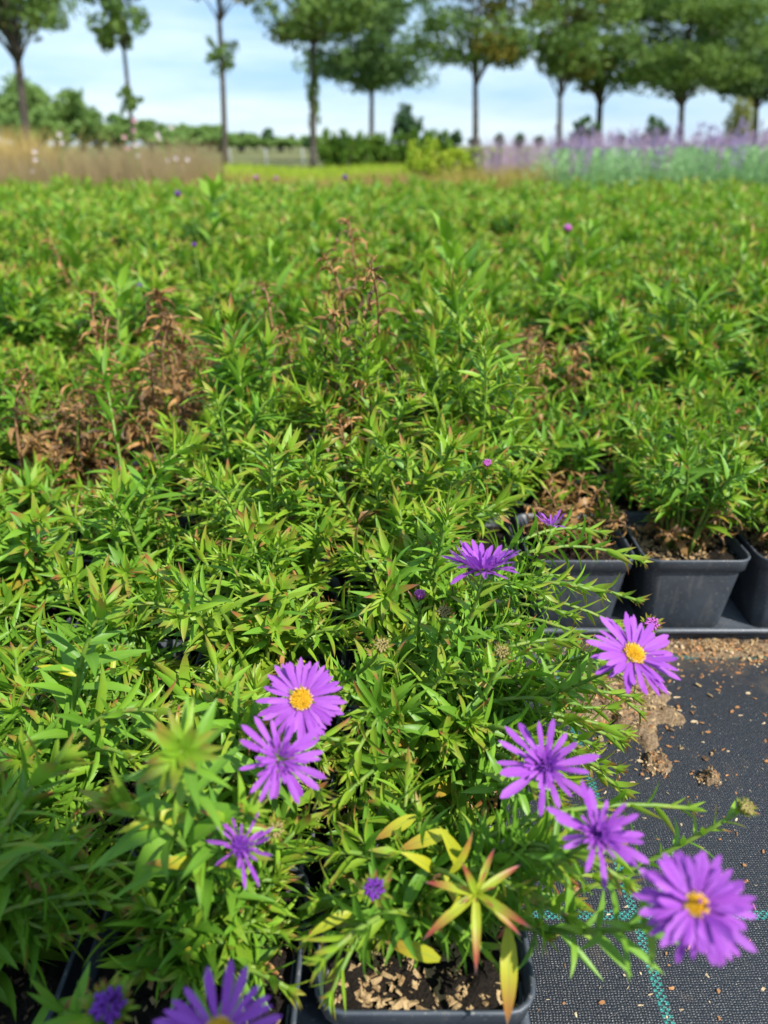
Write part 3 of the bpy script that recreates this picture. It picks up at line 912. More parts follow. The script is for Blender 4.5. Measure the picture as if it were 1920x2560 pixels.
put_flower('a11', 753, 1748, 0.190, 0.00, 0.12, 1.0, 0.0160, 1, n=27, layers=2, elev=0.06, jitter=0.12, discR=0.0046)
put_flower('a11', 700, 1898, 0.192, 0.10, 0.0, 1.0, 0.0150, 2, n=22, elev=0.18, disc=None, inner=40, jitter=0.36, missing=0.12, vary=0.22, discR=0.0046)
put_flower('a20', 1207, 1420, 0.222, 0.02, 1.0, 0.28, 0.0175, 3, n=24, layers=2, elev=0.42, disc=None, inner=40, jitter=0.26, discR=0.0046)
put_flower('a20', 1585, 1635, 0.205, 0.62, 0.55, 1.0, 0.0185, 4, n=24, layers=2, elev=0.10, jitter=0.18, discR=0.0046)
put_flower('a10', 1362, 1915, 0.180, 0.05, 0.25, 1.0, 0.0185, 5, n=17, elev=0.22, disc='dark', inner=34, jitter=0.30, missing=0.1, vary=0.24, discR=0.0044)
put_flower('a00', 1498, 2085, 0.185, 0.30, 0.10, 1.0, 0.0145, 6, n=18, elev=0.40, disc='dark', inner=36, jitter=0.40, missing=0.18, vary=0.25, discR=0.0044)
put_flower('a00', 1740, 2262, 0.194, 0.10, 0.20, 1.0, 0.0164, 7, n=26, layers=3, elev=0.10, jitter=0.16, inner=9, discR=0.0034)
put_flower('a01', 603, 2118, 0.168, 0.05, 0.2, 1.0, 0.0125, 8, n=17, elev=0.25, disc='dark', thin=True, inner=10, jitter=0.5, missing=0.3, vary=0.3, discR=0.0040)
put_flower('a01', 548, 2585, 0.165, 0.0, 0.75, 0.8, 0.0170, 10, n=24, elev=0.25, jitter=0.2, discR=0.0042)
put_flower('a30', 1378, 1312, 0.195, 0.0, 1.0, 0.25, 0.0120, 12, n=12, elev=0.85, disc=None, inner=12, jitter=0.25, discR=0.0028)
def put_bud(key, px, py, h, R, seed, col, right=0, up=0.3, show=0.6, nl=14, Lmax=0.022):
    c = at_h(px, py, h); ax = facing(px, py, right, up, 1.0)
    bud(NEAR[key]['root'], c, ax, R, seed, col, show)
    stem_to(key, c, ax, nl, Lmax)
put_bud('a00', 935, 2222, 0.150, 0.0056, 21, 'dark_petal', 0, 0.2, 0.25)
put_bud('a02', 270, 2520, 0.160, 0.0072, 22, 'dark_petal', 0.1, 0.4, 0.6)
put_bud('a20', 1050, 1492, 0.190, 0.0038, 23, 'pink_petal', 0, 0.8, 1.2)
put_bud('a20', 1628, 1562, 0.190, 0.0050, 24, 'pink_petal', 0.3, 0.3, 0.5)
put_bud('a20', 1110, 1532, 0.185, 0.0050, 25, 'budgreen', 0, 0.5, 0.4)
put_bud('a21', 955, 1615, 0.190, 0.0050, 26, 'budgreen', 0, 0.3, 0.4)
put_bud('a10', 1255, 1632, 0.185, 0.0046, 27, 'budgreen', 0, 0.4, 0.5)
put_bud('a01', 690, 2075, 0.150, 0.0046, 28, 'budgreen', 0, 0.2, 0.35)
put_bud('a00', 1862, 2020, 0.150, 0.0046, 29, 'budgreen', 0.8, 0.5, 0.5)
put_bud('a30', 1218, 1158, 0.205, 0.0040, 30, 'pink_petal', 0.0, 0.6, 0.4)

# the tall soft-focus shoot close to the lens, and other named shoots
hero('a01', H(452, 1880, 0.222), 34, 0.032, tipscale=1.5, start=0.30, spread=1.12)
hero('a01', H(300, 2010, 0.185), 16, 0.034, start=0.3)
hero('a01', H(620, 2030, 0.175), 14, 0.028, start=0.3)
hero('a02', H(150, 1900, 0.185), 16, 0.034, start=0.3)
hero('a02', H(250, 1500, 0.195), 22, 0.036, base=(XA[2] + 0.01, YA[1], 0.07)) if False else hero('a12', H(262, 1520, 0.205), 22, 0.036)
for key, px, py, h, nl, L in (
    ('a20', 1600, 1400, 0.150, 24, 0.028), ('a20', 1590, 1500, 0.140, 22, 0.024), ('a20', 1500, 1330, 0.165, 18, 0.024),
    ('a20', 1500, 1480, 0.165, 18, 0.024), ('a30', 1470, 1060, 0.190, 22, 0.030), ('a30', 1400, 880, 0.225, 24, 0.032),
    ('a30', 1380, 960, 0.205, 22, 0.030), ('a30', 1340, 1120, 0.20, 22, 0.030), ('a30', 1250, 1150, 0.205, 22, 0.030),
    ('a20', 1600, 1780, 0.110, 20, 0.022), ('a10', 1580, 1740, 0.125, 20, 0.024), ('a10', 1550, 1850, 0.110, 18, 0.024),
    ('a10', 1480, 1700, 0.150, 20, 0.026), ('a10', 1420, 1600, 0.160, 20, 0.026), ('a10', 1500, 1920, 0.115, 18, 0.024),
    ('a00', 1720, 2020, 0.140, 16, 0.021), ('a00', 1400, 2130, 0.150, 18, 0.026), ('a00', 1300, 2230, 0.140, 16, 0.030),
    ('a00', 1560, 2200, 0.150, 16, 0.024), ('a00', 1420, 2290, 0.130, 14, 0.028), ('a00', 1250, 2420, 0.110, 12, 0.024),
    ('a00', 810, 2400, 0.135, 14, 0.026), ('a20', 1350, 1480, 0.170, 18, 0.026), ('a20', 1300, 1560, 0.170, 18, 0.026),
    ('a31', 720, 1130, 0.215, 24, 0.036), ('a31', 480, 1110, 0.205, 24, 0.040), ('a31', 800, 1180, 0.20, 22, 0.034),
    ('a31', 600, 900, 0.235, 24, 0.038), ('a31', 700, 980, 0.225, 24, 0.036), ('a30', 1010, 760, 0.250, 24, 0.044),
    ('a32', 250, 890, 0.225, 26, 0.034), ('a22', 280, 1280, 0.175, 22, 0.034), ('a23', 100, 1300, 0.175, 22, 0.032),
    ('a21', 960, 1390, 0.185, 22, 0.030),
    ('a02', 110, 2250, 0.118, 10, 0.030), ('a02', 60, 2130, 0.135, 12, 0.028), ('a02', 190, 2090, 0.145, 12, 0.028), ('a02', 250, 2230, 0.120, 10, 0.028), ('a02', 20, 2010, 0.15, 12, 0.028), ('a02', 340, 2160, 0.135, 12, 0.028),
    ('a01', 360, 2270, 0.118, 10, 0.028), ('a01', 480, 2290, 0.112, 10, 0.030), ('a01', 410, 2340, 0.102, 9, 0.028), ('a01', 560, 2250, 0.120, 10, 0.028), ('a01', 640, 2300, 0.112, 10, 0.026), ('a01', 680, 2200, 0.125, 10, 0.026), ('a01', 740, 2130, 0.130, 12, 0.026), ('a01', 380, 2420, 0.098, 8, 0.026), ('a01', 700, 2330, 0.105, 9, 0.028), ('a01', 520, 2170, 0.13, 12, 0.028),
    ('a00', 850, 2130, 0.135, 12, 0.026), ('a00', 890, 2320, 0.112, 10, 0.026), ('a00', 800, 2250, 0.118, 10, 0.026), ('a00', 1000, 2130, 0.135, 12, 0.026), ('a00', 960, 2330, 0.108, 10, 0.024), ('a00', 1060, 2250, 0.12, 10, 0.026), ('a00', 1340, 2160, 0.135, 14, 0.024), ('a00', 1360, 2340, 0.112, 12, 0.024),
    ('a11', 560, 1720, 0.165, 16, 0.028), ('a11', 620, 1830, 0.160, 14, 0.028), ('a11', 800, 1980, 0.150, 14, 0.026), ('a11', 850, 1850, 0.155, 14, 0.026), ('a11', 520, 1960, 0.150, 14, 0.026), ('a12', 420, 1780, 0.165, 16, 0.028),
    ('a10', 870, 1930, 0.140, 14, 0.026), ('a10', 840, 2010, 0.13, 14, 0.026), ('a10', 900, 1800, 0.15, 14, 0.026), ('a11', 800, 1900, 0.14, 14, 0.026), ('a01', 760, 2060, 0.135, 14, 0.026), ('a10', 860, 1740, 0.15, 16, 0.026), ('a02', 290, 2260, 0.112, 10, 0.028), ('a02', 220, 2330, 0.10, 9, 0.026),
    ('a10', 1480, 2000, 0.12, 18, 0.028), ('a00', 1450, 2100, 0.12, 18, 0.028), ('a10', 1520, 2040, 0.11, 18, 0.026), ('a00', 1400, 2180, 0.11, 16, 0.028), ('a00', 1480, 2190, 0.11, 16, 0.028), ('a00', 1530, 2120, 0.12, 18, 0.026), ('a00', 1420, 2250, 0.105, 16, 0.028), ('a10', 1555, 1975, 0.10, 18, 0.026), ('a10', 1520, 1770, 0.12, 18, 0.026), ('a10', 1560, 1830, 0.11, 18, 0.026), ('a10', 1460, 1720, 0.14, 18, 0.026), ('a10', 1440, 1880, 0.13, 18, 0.028), ('a00', 1350, 2090, 0.13, 16, 0.028), ('a10', 1380, 1980, 0.13, 16, 0.028),
    ('a01', 330, 2440, 0.100, 10, 0.026), ('a01', 640, 2420, 0.100, 10, 0.026), ('a01', 720, 2470, 0.098, 10, 0.026), ('a01', 560, 2360, 0.105, 10, 0.028), ('a02', 130, 2330, 0.105, 10, 0.028), ('a02', 30, 2260, 0.11, 10, 0.028), ('a01', 460, 2420, 0.10, 10, 0.026), ('a00', 780, 2340, 0.105, 10, 0.028), ('a00', 830, 2480, 0.10, 10, 0.026),
    ('a10', 1450, 1800, 0.130, 18, 0.024), ('a10', 1530, 1660, 0.135, 18, 0.024), ('a10', 1480, 1860, 0.125, 16, 0.024), ('a10', 1430, 1950, 0.120, 16, 0.024), ('a10', 1540, 1920, 0.105, 16, 0.022), ('a10', 1400, 2020, 0.120, 14, 0.024), ('a20', 1560, 1690, 0.120, 18, 0.022), ('a20', 1480, 1600, 0.140, 18, 0.024), ('a20', 1430, 1540, 0.150, 18, 0.024), ('a20', 1540, 1560, 0.130, 18, 0.024), ('a10', 1390, 1750, 0.150, 18, 0.026), ('a10', 1330, 1850, 0.150, 16, 0.026), ('a20', 1400, 1440, 0.160, 18, 0.026), ('a20', 1360, 1620, 0.160, 18, 0.026), ('a20', 1120, 1300, 0.20, 24, 0.030), ('a21', 620, 1330, 0.185, 22, 0.032),
):
    tp = H(px, py, h)
    kb = min(NEAR, key=lambda k: (NEAR[k]['x'] - tp[0]) ** 2 + (NEAR[k]['y'] - tp[1]) ** 2)
    if key[0] == 'a' and int(key[1]) < 2 or tp[0] > 0.12: kb = key
    if math.hypot(NEAR[kb]['x'] - tp[0], NEAR[kb]['y'] - tp[1]) < 0.19: hero(kb, tp, nl, L)
# scorched red and yellow star of leaves
p00 = NEAR['a00']
c0 = np.array(at_h(1190, 2235, 0.150)); ax0 = np.array(facing(1190, 2235, 0, 0.25))
hero('a00', c0 - ax0 * 0.002, 5, 0.024, kinds=('yellow',), tuft=False, start=0.5)
fx = np.array(frame(Vector(ax0)))
star = Leaves(); rs = np.random.default_rng(77)
for i in range(8):
    a = i * 0.80 + rs.normal(0, 0.2); e = rs.uniform(-0.1, 0.55) if i < 7 else 1.2
    rad = fx[:, 0] * math.cos(a) + fx[:, 1] * math.sin(a)
    star.add(c0, rad * math.cos(e) + ax0 * math.sin(e), ax0 * math.cos(e) - rad * math.sin(e), rs.uniform(0.019, 0.030), int(rs.choice(KIND['red'])))
for i in range(7):
    a = i * 0.9; e = rs.uniform(0.6, 1.2); rad = fx[:, 0] * math.cos(a) + fx[:, 1] * math.sin(a)
    star.add(c0, rad * math.cos(e) + ax0 * math.sin(e), ax0 * math.cos(e) - rad * math.sin(e), rs.uniform(0.008, 0.012), int(rs.choice(KIND['red'])))
p00['shoots'][-1][1].extend(star)
# single broad and discoloured leaves
def lone(key, px, py, h, dpx, dpy, L, kind, roll=0.0):
    o = np.array(at_h(px, py, h)); t = np.array(ray(px + dpx, py + dpy).normalized() - ray(px, py).normalized())
    d = unit(unit(t) + 0.1 * rs.normal(size=3)); n = unit(np.array(facing(px, py, 0.2, 0.5)))
    NEAR[key]['shoots'][-1][1].add(o, d, n, L, int(rs.choice(KIND[kind])))
for a in (('a01', 430, 2060, 0.160, -60, 90, 0.034, 'broad'), ('a01', 510, 2080, 0.150, 30, 120, 0.030, 'green'), ('a00', 880, 2280, 0.12, -110, 70, 0.022, 'yellow'),
          ('a00', 1340, 2270, 0.125, -100, 60, 0.024, 'red'), ('a00', 1270, 2320, 0.125, 0, 140, 0.036, 'yellow'), ('a00', 1100, 2400, 0.11, -140, -10, 0.026, 'yellow'),
          ('a00', 1120, 2080, 0.14, -90, 30, 0.024, 'yellow'), ('a10', 1040, 2040, 0.14, -60, 30, 0.022, 'yellow'), ('a12', 280, 1690, 0.15, 10, -80, 0.018, 'red'),
          ('a12', 190, 1690, 0.17, -100, -25, 0.022, 'yellow'), ('a11', 440, 1830, 0.16, 0, -60, 0.014, 'red'), ('a20', 1150, 1700, 0.15, 80, 20, 0.020, 'yellow'),
          ('a11', 630, 1910, 0.15, -150, -10, 0.036, 'broad')):
    lone(*a)

# --- which leaves does the photograph show? coarse z-buffer over all near leaves
REC = []       # (key, shoot index, leaf arrays)
for key, p in NEAR.items():
    for si, (P, lv, sk) in enumerate(p['shoots']):
        REC.append((key, si, lv.arrays()))
O = np.concatenate([a[0] for *_, a in REC]); D = np.concatenate([a[1] for *_, a in REC]); N = np.concatenate([a[2] for *_, a in REC])
LL = np.concatenate([a[3] for *_, a in REC]); KK = np.concatenate([a[4] for *_, a in REC])
ident = np.concatenate([np.full(len(a[3]), i) for i, (*_, a) in enumerate(REC)])
S = np.cross(D, N)
CELL = 7.0
best = {}
W_, H_ = int(1920 / CELL) + 1, int(2560 / CELL) + 1
zb = np.full(W_ * H_, 1e9); ob = np.full(W_ * H_, -1)
for f in np.linspace(0.08, 0.92, 9):
    for g_ in (-0.05, 0.05):
        px, py, d = project(O + D * (LL * f)[:, None] + S * (LL * g_)[:, None])
        ok = (px >= 0) & (px < 1920) & (py >= 0) & (py < 2560)
        ci = (py[ok] / CELL).astype(int) * W_ + (px[ok] / CELL).astype(int)
        idx = np.nonzero(ok)[0]; dd = d[ok]
        order = np.argsort(-dd)
        ci, idx, dd = ci[order], idx[order], dd[order]
        closer = dd < zb[ci]
        zb[ci[closer]] = dd[closer]; ob[ci[closer]] = idx[closer]
        # far-to-near order: the last write per cell is the nearest
own = np.bincount(ob[ob >= 0], minlength=len(LL))
single = own >= 3
MAXS = 2300
if single.sum() > MAXS:
    thr = np.sort(own)[-MAXS]; single = own > thr
# at most about 300 per plant
print('near leaves', len(LL), 'single', single.sum())

stem_obj = {}
for i, (key, si, arr) in enumerate(REC):
    p = NEAR[key]; P, lv, sk = p['shoots'][si]
    mb = MB()
    org = np.array([p['x'], p['y'], 0])
    mb.tube(P[::2] - org, np.linspace(0.0017, 0.0010, 13) * (1.0 if sk == 'stem' else 0.75), 6)
    so = link('stem', mb.mesh('stem', M[sk]), p['root'])
    m = np.nonzero(ident == i)[0]
    for j in m:
        if not single[j]: continue
        mt = np.eye(4); mt[:3, 0], mt[:3, 1], mt[:3, 2] = S[j] * LL[j], D[j] * LL[j], N[j] * LL[j]; mt[:3, 3] = O[j] - org
        link('leaf', tpl_mesh(int(KK[j])), so, mat=Matrix(mt.tolist()))
for key, p in NEAR.items():
    ids = [i for i, (k, *_ ) in enumerate(REC) if k == key]
    m = np.isin(ident, ids) & ~single
    dead = np.isin(KK, KIND['dead'])
    org = np.array([p['x'], p['y'], 0])
    for nm, mm in (('foliage', m & ~dead), ('withered_foliage', m & dead)):
        if mm.any():
            me = leaves_mesh(nm, (O[mm] - org, D[mm], N[mm], LL[mm], KK[mm]))
            link(nm, me, p['root'])['kind'] = 'stuff'

# ------------------------------------------------------------------ the rest of the bed
near_xy = {(round(p['x'], 3), round(p['y'], 3)) for p in NEAR.values()}
rest = [c for c in cells if (round(c[0], 3), round(c[1], 3)) not in near_xy]
rb = np.random.default_rng(4242)
# brown patches in the bed, from the photograph
brown = [np.array(at_h(*q)) for q in ((330, 1010, 0.15), (430, 960, 0.15), (520, 1060, 0.14), (60, 1080, 0.15), (140, 1160, 0.14), (1370, 900, 0.15), (1330, 800, 0.15), (1450, 930, 0.14), (870, 660, 0.18), (1700, 760, 0.16), (620, 950, 0.14), (160, 1140, 0.14), (250, 1040, 0.14), (600, 1040, 0.14), (860, 1010, 0.15), (470, 860, 0.16))]
n_thing = 0; stuffL = Leaves(); deadset = set()
for q in brown:
    c = min(rest, key=lambda c: (c[0] - q[0]) ** 2 + (c[1] - q[1]) ** 2)
    deadset.add(c)
MAXT = 300 - len(NEAR)
far_arr = []
around = [c for c in around if not (c[1] < 0.67 and c[0] > 0.42)]
for ci_, c in enumerate(rest + around):
    x, y, blk, rr, cc = c
    x += rb.normal(0, 0.002); y += rb.normal(0, 0.002)
    if n_thing < MAXT and ci_ < len(rest):
        n_thing += 1
        near = y < 1.15
        if c in deadset:
            place_variant(VAR_DEAD[int(rb.integers(len(VAR_DEAD)))], x, y, rb, 'withered brown potted aster with curled dry leaves among the green ones', 'withered asters in the bed', near)
        else:
            v = VAR_TALL[int(rb.integers(len(VAR_TALL)))] if rb.random() < 0.22 + 0.3 * (y > 1.1) else (VAR_THIN[int(rb.integers(3))] if rb.random() < 0.12 else VAR[int(rb.integers(len(VAR)))])
            v_mound = y < 0.98 and -0.21 < x < 0.13
            if x > 0.13 and y < 0.9: v = VAR_THIN[int(rb.integers(3))]
            if v_mound: v = VAR_TALL[int(rb.integers(len(VAR_TALL)))]
            ro = place_variant(v, x, y, rb, L_GREEN, G_GREEN, near)
            ro.scale = (1, 1, rb.uniform(0.92, 1.12))
            if v_mound: ro.scale = (1, 1, rb.uniform(1.12, 1.22))
    else:
        src = VAR_TALL[int(rb.integers(len(VAR_TALL)))] if rb.random() < 0.4 else VAR[int(rb.integers(len(VAR)))]
        o, d, n, L, k = src['arr']
        keep = (o[:, 2] > 0.105) & (rb.random(len(L)) < 0.30) & ~np.isin(k, KIND['dead'])
        a = rb.uniform(0, 6.28); ca, sa = math.cos(a), math.sin(a); Rm = np.array([[ca, -sa, 0], [sa, ca, 0], [0, 0, 1]])
        sc = rb.uniform(0.95, 1.15)
        if y < 1.3:
            place_variant(src, x, y, rb, L_GREEN, G_GREEN, y < 0.9); continue
        far_arr.append(((o[keep] * (1, 1, sc)) @ Rm.T + (x, y, 0), d[keep] @ Rm.T, n[keep] @ Rm.T, L[keep] * 1.45, k[keep]))
print('bed cells', len(cells), 'things', n_thing, 'far', len(far_arr))
fa = tuple(np.concatenate([f[i] for f in far_arr]) for i in range(5))
link('aster_foliage', leaves_mesh('aster_foliage', fa, coarse=True), kind='stuff', label='far part of the aster bed, a mass of green leaves', cat='plants')

# ------------------------------------------------------------------ tall dry stalks and weeds standing up out of the bed
def stalk(name, px, py, h, label, cat, group, kinds, Lmax, nl, mat, seed, lean=0.02, start=0.25, spread=1.0, rad=0.0016):
    r = np.random.default_rng(seed)
    tip = np.array(at_h(px, py, h))
    base = np.array([tip[0] + r.normal(0, lean), tip[1] + r.normal(0, lean), SOIL_H - 0.003])
    root = empty(name, tuple(base), label, cat, group)
    P, lv = shoot(r, np.zeros(3), tip - base, nl, Lmax, kinds=kinds, tuft=(kinds[0] != 'broad'), start=start, spread=spread)
    mb = MB(); mb.tube(P[::2], np.linspace(rad, rad * 0.6, 13), 6)
    so = link('stem', mb.mesh('stem', M[mat]), root)
    o, d, n, L, k = lv.arrays(); sd = np.cross(d, n)
    for j in range(len(L)):
        mt = np.eye(4); mt[:3, 0], mt[:3, 1], mt[:3, 2], mt[:3, 3] = sd[j] * L[j], d[j] * L[j], n[j] * L[j], o[j]
        link('leaf', tpl_mesh(int(k[j])), so, mat=Matrix(mt.tolist()))
    return root
LD, GD = 'dry brown stalk with curled leaves standing above the green asters', 'dry stalks in the aster bed'
for i, (px, py, h, nl, L) in enumerate(((395, 740, 0.262, 34, 0.030), (425, 800, 0.245, 30, 0.028), (230, 740, 0.262, 22, 0.028), (270, 800, 0.24, 18, 0.026), (660, 715, 0.28, 18, 0.024), (700, 820, 0.235, 14, 0.022),
                                       (872, 560, 0.325, 26, 0.030), (930, 680, 0.315, 20, 0.030), (815, 650, 0.31, 18, 0.030), (835, 790, 0.275, 20, 0.032), (545, 880, 0.215, 24, 0.022), (1360, 860, 0.215, 24, 0.026),
                                       (1320, 830, 0.21, 22, 0.026), (1440, 870, 0.205, 24, 0.026), (1680, 700, 0.23, 20, 0.026), (70, 930, 0.205, 24, 0.024), (120, 600, 0.27, 14, 0.030), (370, 900, 0.21, 30, 0.026), (470, 940, 0.20, 26, 0.026), (900, 960, 0.222, 20, 0.028), (850, 1050, 0.200, 18, 0.026))):
    stalk('dry_stalk', px, py, h + 0.006, LD, 'plant stalk', GD, ('dead',), L * 1.25, int(nl * 1.25), 'dead_stem', 500 + i, start=0.3)
LW, GW = 'tall pale green willowherb weed rising above the asters', 'willowherb weeds in the aster bed'
for i, (px, py, h, nl, L) in enumerate(((1120, 600, 0.30, 12, 0.075), (1150, 650, 0.27, 10, 0.07), (300, 720, 0.25, 8, 0.07), (540, 470, 0.33, 10, 0.09), (1360, 620, 0.28, 10, 0.06), (1650, 740, 0.25, 12, 0.05), (1010, 770, 0.25, 14, 0.045), (690, 620, 0.28, 9, 0.06), (1490, 560, 0.29, 10, 0.06), (180, 560, 0.29, 9, 0.07), (800, 520, 0.30, 9, 0.06))):
    stalk('willowherb_weed', px, py, h, LW, 'weed', GW, ('broad',), L, nl, 'stem', 560 + i, start=0.3, spread=0.62, rad=0.0022)
stalk('willowherb_weed', 1885, 590, 0.27, 'red-stemmed willowherb weed with a pale pinkish leaf among the asters', 'weed', None, ('broad', 'red'), 0.05, 9, 'dead_stem', 590, start=0.3, spread=0.8, rad=0.002)
# small purple buds far back in the bed
for i, (px, py, h, R) in enumerate(((445, 488, 0.27, 0.012), (640, 446, 0.28, 0.012), (862, 446, 0.29, 0.013), (690, 448, 0.28, 0.010), (350, 718, 0.22, 0.006), (1418, 575, 0.26, 0.010), (486, 615, 0.24, 0.006))):
    tp = at_h(px, py, h)
    root = empty('budding_aster', (tp.x, tp.y, 0.075), 'single violet aster bud on a thin stem above the bed', 'flower', 'violet buds above the bed')
    mb = MB(); mb.tube([(0, 0, 0), (0.004, 0.002, (tp.z - 0.075) * 0.5), (0, 0, tp.z - 0.078)], [0.0016, 0.0014, 0.0011], 6)
    link('stem', mb.mesh('stem', M['stem']), root)
    bud(root, tp, Vector((0.1, -0.4, 1)), R, 700 + i, 'dark_petal' if i % 2 == 0 else 'pink_petal', 0.9)

# ------------------------------------------------------------------ litter on the fabric
def chip_mesh(seed, elong):
    r = np.random.default_rng(seed)
    n = 7; a = np.sort(r.uniform(0, 6.28, n)) if False else np.linspace(0, 6.28, n, endpoint=False) + r.normal(0, 0.2, n)
    rad = r.uniform(0.7, 1.1, n)
    lo = np.stack([np.cos(a) * rad * elong, np.sin(a) * rad, r.uniform(0, 0.1, n)], 1)
    hi = np.stack([np.cos(a) * rad * elong * 0.82, np.sin(a) * rad * 0.8, r.uniform(0.35, 0.7, n)], 1)
    mb = MB(); mb.add(np.concatenate([lo, hi]), [(i, (i + 1) % n, n + (i + 1) % n, n + i) for i in range(n)], None, [list(range(n))[::-1], list(range(n, 2 * n))])
    return mb.mesh('bark_chip', M['chip'], False)
chipA = [chip_mesh(900 + i, e) for i, e in enumerate((1.3, 1.7, 2.6, 4.0, 6.0))]
chipB = []
for m in chipA:
    c = m.copy(); c.materials[0] = M['palechip']; chipB.append(c)
chips = [(1505, 2508, 11, 1, 0, .2), (1600, 2515, 10, 3, 1, .05), (1625, 2488, 9, 3, 1, .3), (1795, 2480, 8, 0, 0, 1.2), (1885, 2270, 13, 3, 0, 1.5), (1842, 2085, 10, 4, 0, 1.2), (1908, 2130, 9, 2, 0, 1.0), (1860, 2165, 7, 0, 0, .3), (1878, 2010, 7, 1, 0, 1.5),
         (1735, 1806, 12, 2, 1, .15), (1675, 1675, 7, 1, 0, .2), (1795, 1727, 9, 2, 0, -.5), (1870, 1735, 8, 1, 1, 0), (1830, 1780, 10, 2, 0, .7), (1843, 1770, 8, 1, 0, .2), (1850, 1790, 8, 3, 1, .1), (1770, 1832, 10, 2, 0, .1), (1640, 1920, 15, 1, 0, 1.2), (1600, 1905, 12, 2, 1, -.3), (1625, 1885, 10, 1, 0, .6), (1580, 1960, 13, 2, 1, .3), (1617, 1948, 9, 3, 1, .3),
         (1672, 1868, 9, 2, 0, -.4), (1690, 1905, 8, 3, 0, 0), (1605, 1938, 7, 0, 0, 0), (1670, 1985, 7, 4, 1, -.9), (1570, 1855, 11, 2, 0, .4), (1540, 1850, 9, 1, 0, 1), (1690, 1745, 12, 3, 1, .1), (1695, 1770, 10, 1, 0, 1.4), (1917, 1905, 9, 1, 0, .1), (1700, 1635, 9, 3, 0, .3), (1780, 1680, 7, 2, 0, .2), (1840, 1640, 7, 1, 0, .1), (1905, 1655, 8, 2, 0, .8), (1760, 1615, 12, 1, 1, .2), (1790, 1655, 6, 2, 0, .5),
         (1410, 2510, 6, 1, 0, .2), (1500, 2470, 6, 4, 1, .9), (1570, 2470, 8, 4, 1, .8), (1665, 2385, 6, 1, 0, 1), (1672, 2415, 5, 1, 0, 0), (1412, 2415, 8, 4, 0, 1.5), (1430, 1700, 16, 1, 1, .3), (1400, 1735, 14, 1, 0, .9), (1455, 1670, 12, 2, 1, .1), (1800, 2100, 5, 1, 0, 0), (1560, 2440, 5, 0, 1, 0), (1890, 2215, 5, 4, 1, .1), (1820, 1880, 5, 1, 1, 0), (1760, 1960, 5, 2, 1, .5)]
for i, (px, py, ln, k, pal, rot) in enumerate(chips):
    p = at_h(px, py, 0.0); dpt = (p.y * CPITCH + CH * SPITCH)
    el = (1.3, 1.7, 2.6, 4.0, 6.0)[k]; s = ln * dpt / F / el * 0.95
    o = link('wood_chip', (chipB if pal else chipA)[k], None, (p.x, p.y, 0.0006), 'pale wood splinter lying on the black fabric' if pal else 'orange-brown bark chip lying on the black fabric', 'wood chip', 'pale splinters on the fabric' if pal else 'bark chips on the fabric')
    o.rotation_euler = (0, 0, rot); o.scale = (s, s, s * 1.1)

def heap(name, px, py, rx, ry, hgt, label, seed, mat='sand', n=64, bit=0.0034, cnt=1.0):
    r = np.random.default_rng(seed); p = at_h(px, py, 0)
    g = np.linspace(-1.25, 1.25, n); X, Y = np.meshgrid(g, g)
    rr = np.sqrt(X ** 2 + Y ** 2)
    Z = np.zeros_like(X)
    for _ in range(70):
        cx, cy, s = r.normal(0, 0.45), r.normal(0, 0.45), r.uniform(0.06, 0.3)
        Z += r.uniform(0.1, 0.6) * np.exp(-((X - cx) ** 2 + (Y - cy) ** 2) / s ** 2)
    Z = Z / Z.max() * hgt + r.normal(0, hgt * 0.05, X.shape)
    rag = np.zeros_like(X)
    for _ in range(60):
        cx, cy, s = r.uniform(-1.2, 1.2), r.uniform(-1.2, 1.2), r.uniform(0.05, 0.35)
        rag += r.normal(0, 0.22) * np.exp(-((X - cx) ** 2 + (Y - cy) ** 2) / s ** 2)
    ed = np.clip((0.85 - rr + rag + 0.12 * np.sin(5 * np.arctan2(Y, X) + seed)) * 3, -1, 1)
    Z = np.where(ed > 0, Z * np.minimum(ed * 1.5, 1) + 0.0012 * ed, -0.002)
    V = np.stack([X * rx, Y * ry, Z], -1).reshape(-1, 3)
    q = np.array([(j * n + i, j * n + i + 1, (j + 1) * n + i + 1, (j + 1) * n + i) for j in range(n - 1) for i in range(n - 1)])
    zz = Z.reshape(-1)[q].max(1) > 0
    o = link(name, np_mesh(name, V, [q[zz]], M[mat]), None, (p.x, p.y, 0.0008), label, 'soil', None, 'stuff')
    def area(r): a = r.uniform(0, 6.28); k = abs(r.normal(0, 0.6)); k = min(k, 1.5); return k * rx * math.cos(a), k * ry * math.sin(a)
    def zf(x, y):
        i = min(max(int((x / rx + 1.25) / 2.5 * (n - 1)), 0), n - 1); j = min(max(int((y / ry + 1.25) / 2.5 * (n - 1)), 0), n - 1)
        return max(Z[j, i], 0)
    for m, c in (('mulch', 320), ('chip', 210), ('palechip', 60), ('darkmulch', 200)):
        b = link('crumbs', bits_mesh('crumbs', r, int(c * cnt), area, 0.0, bit, M[m], zf), o); b['kind'] = 'stuff'
    return o
heap('spilled_soil', 1545, 1770, 0.055, 0.048, 0.014, 'pale heap of spilled dry soil on the fabric below the leaning shoots', 3)
heap('spilled_soil', 1790, 1625, 0.085, 0.016, 0.004, 'thin drift of dirt and bark along the fabric before the tray lip', 4, 'sand')
heap('soil_clod', 1772, 1948, 0.0085, 0.0065, 0.009, 'single crumbly clod of soil lying on the black fabric', 5, bit=0.0016, cnt=0.3)
heap('soil_clod', 1635, 1910, 0.011, 0.013, 0.006, 'clod of soil and bark crumbs on the fabric near the long splinters', 6, bit=0.0020, cnt=0.35)
def litter_area(r): return r.uniform(0.06, 0.55), (0.16 + 0.46 * r.random()) if r.random() < 0.45 else min(0.605, 0.53 + abs(r.normal(0, 0.05)))
rl = np.random.default_rng(12)
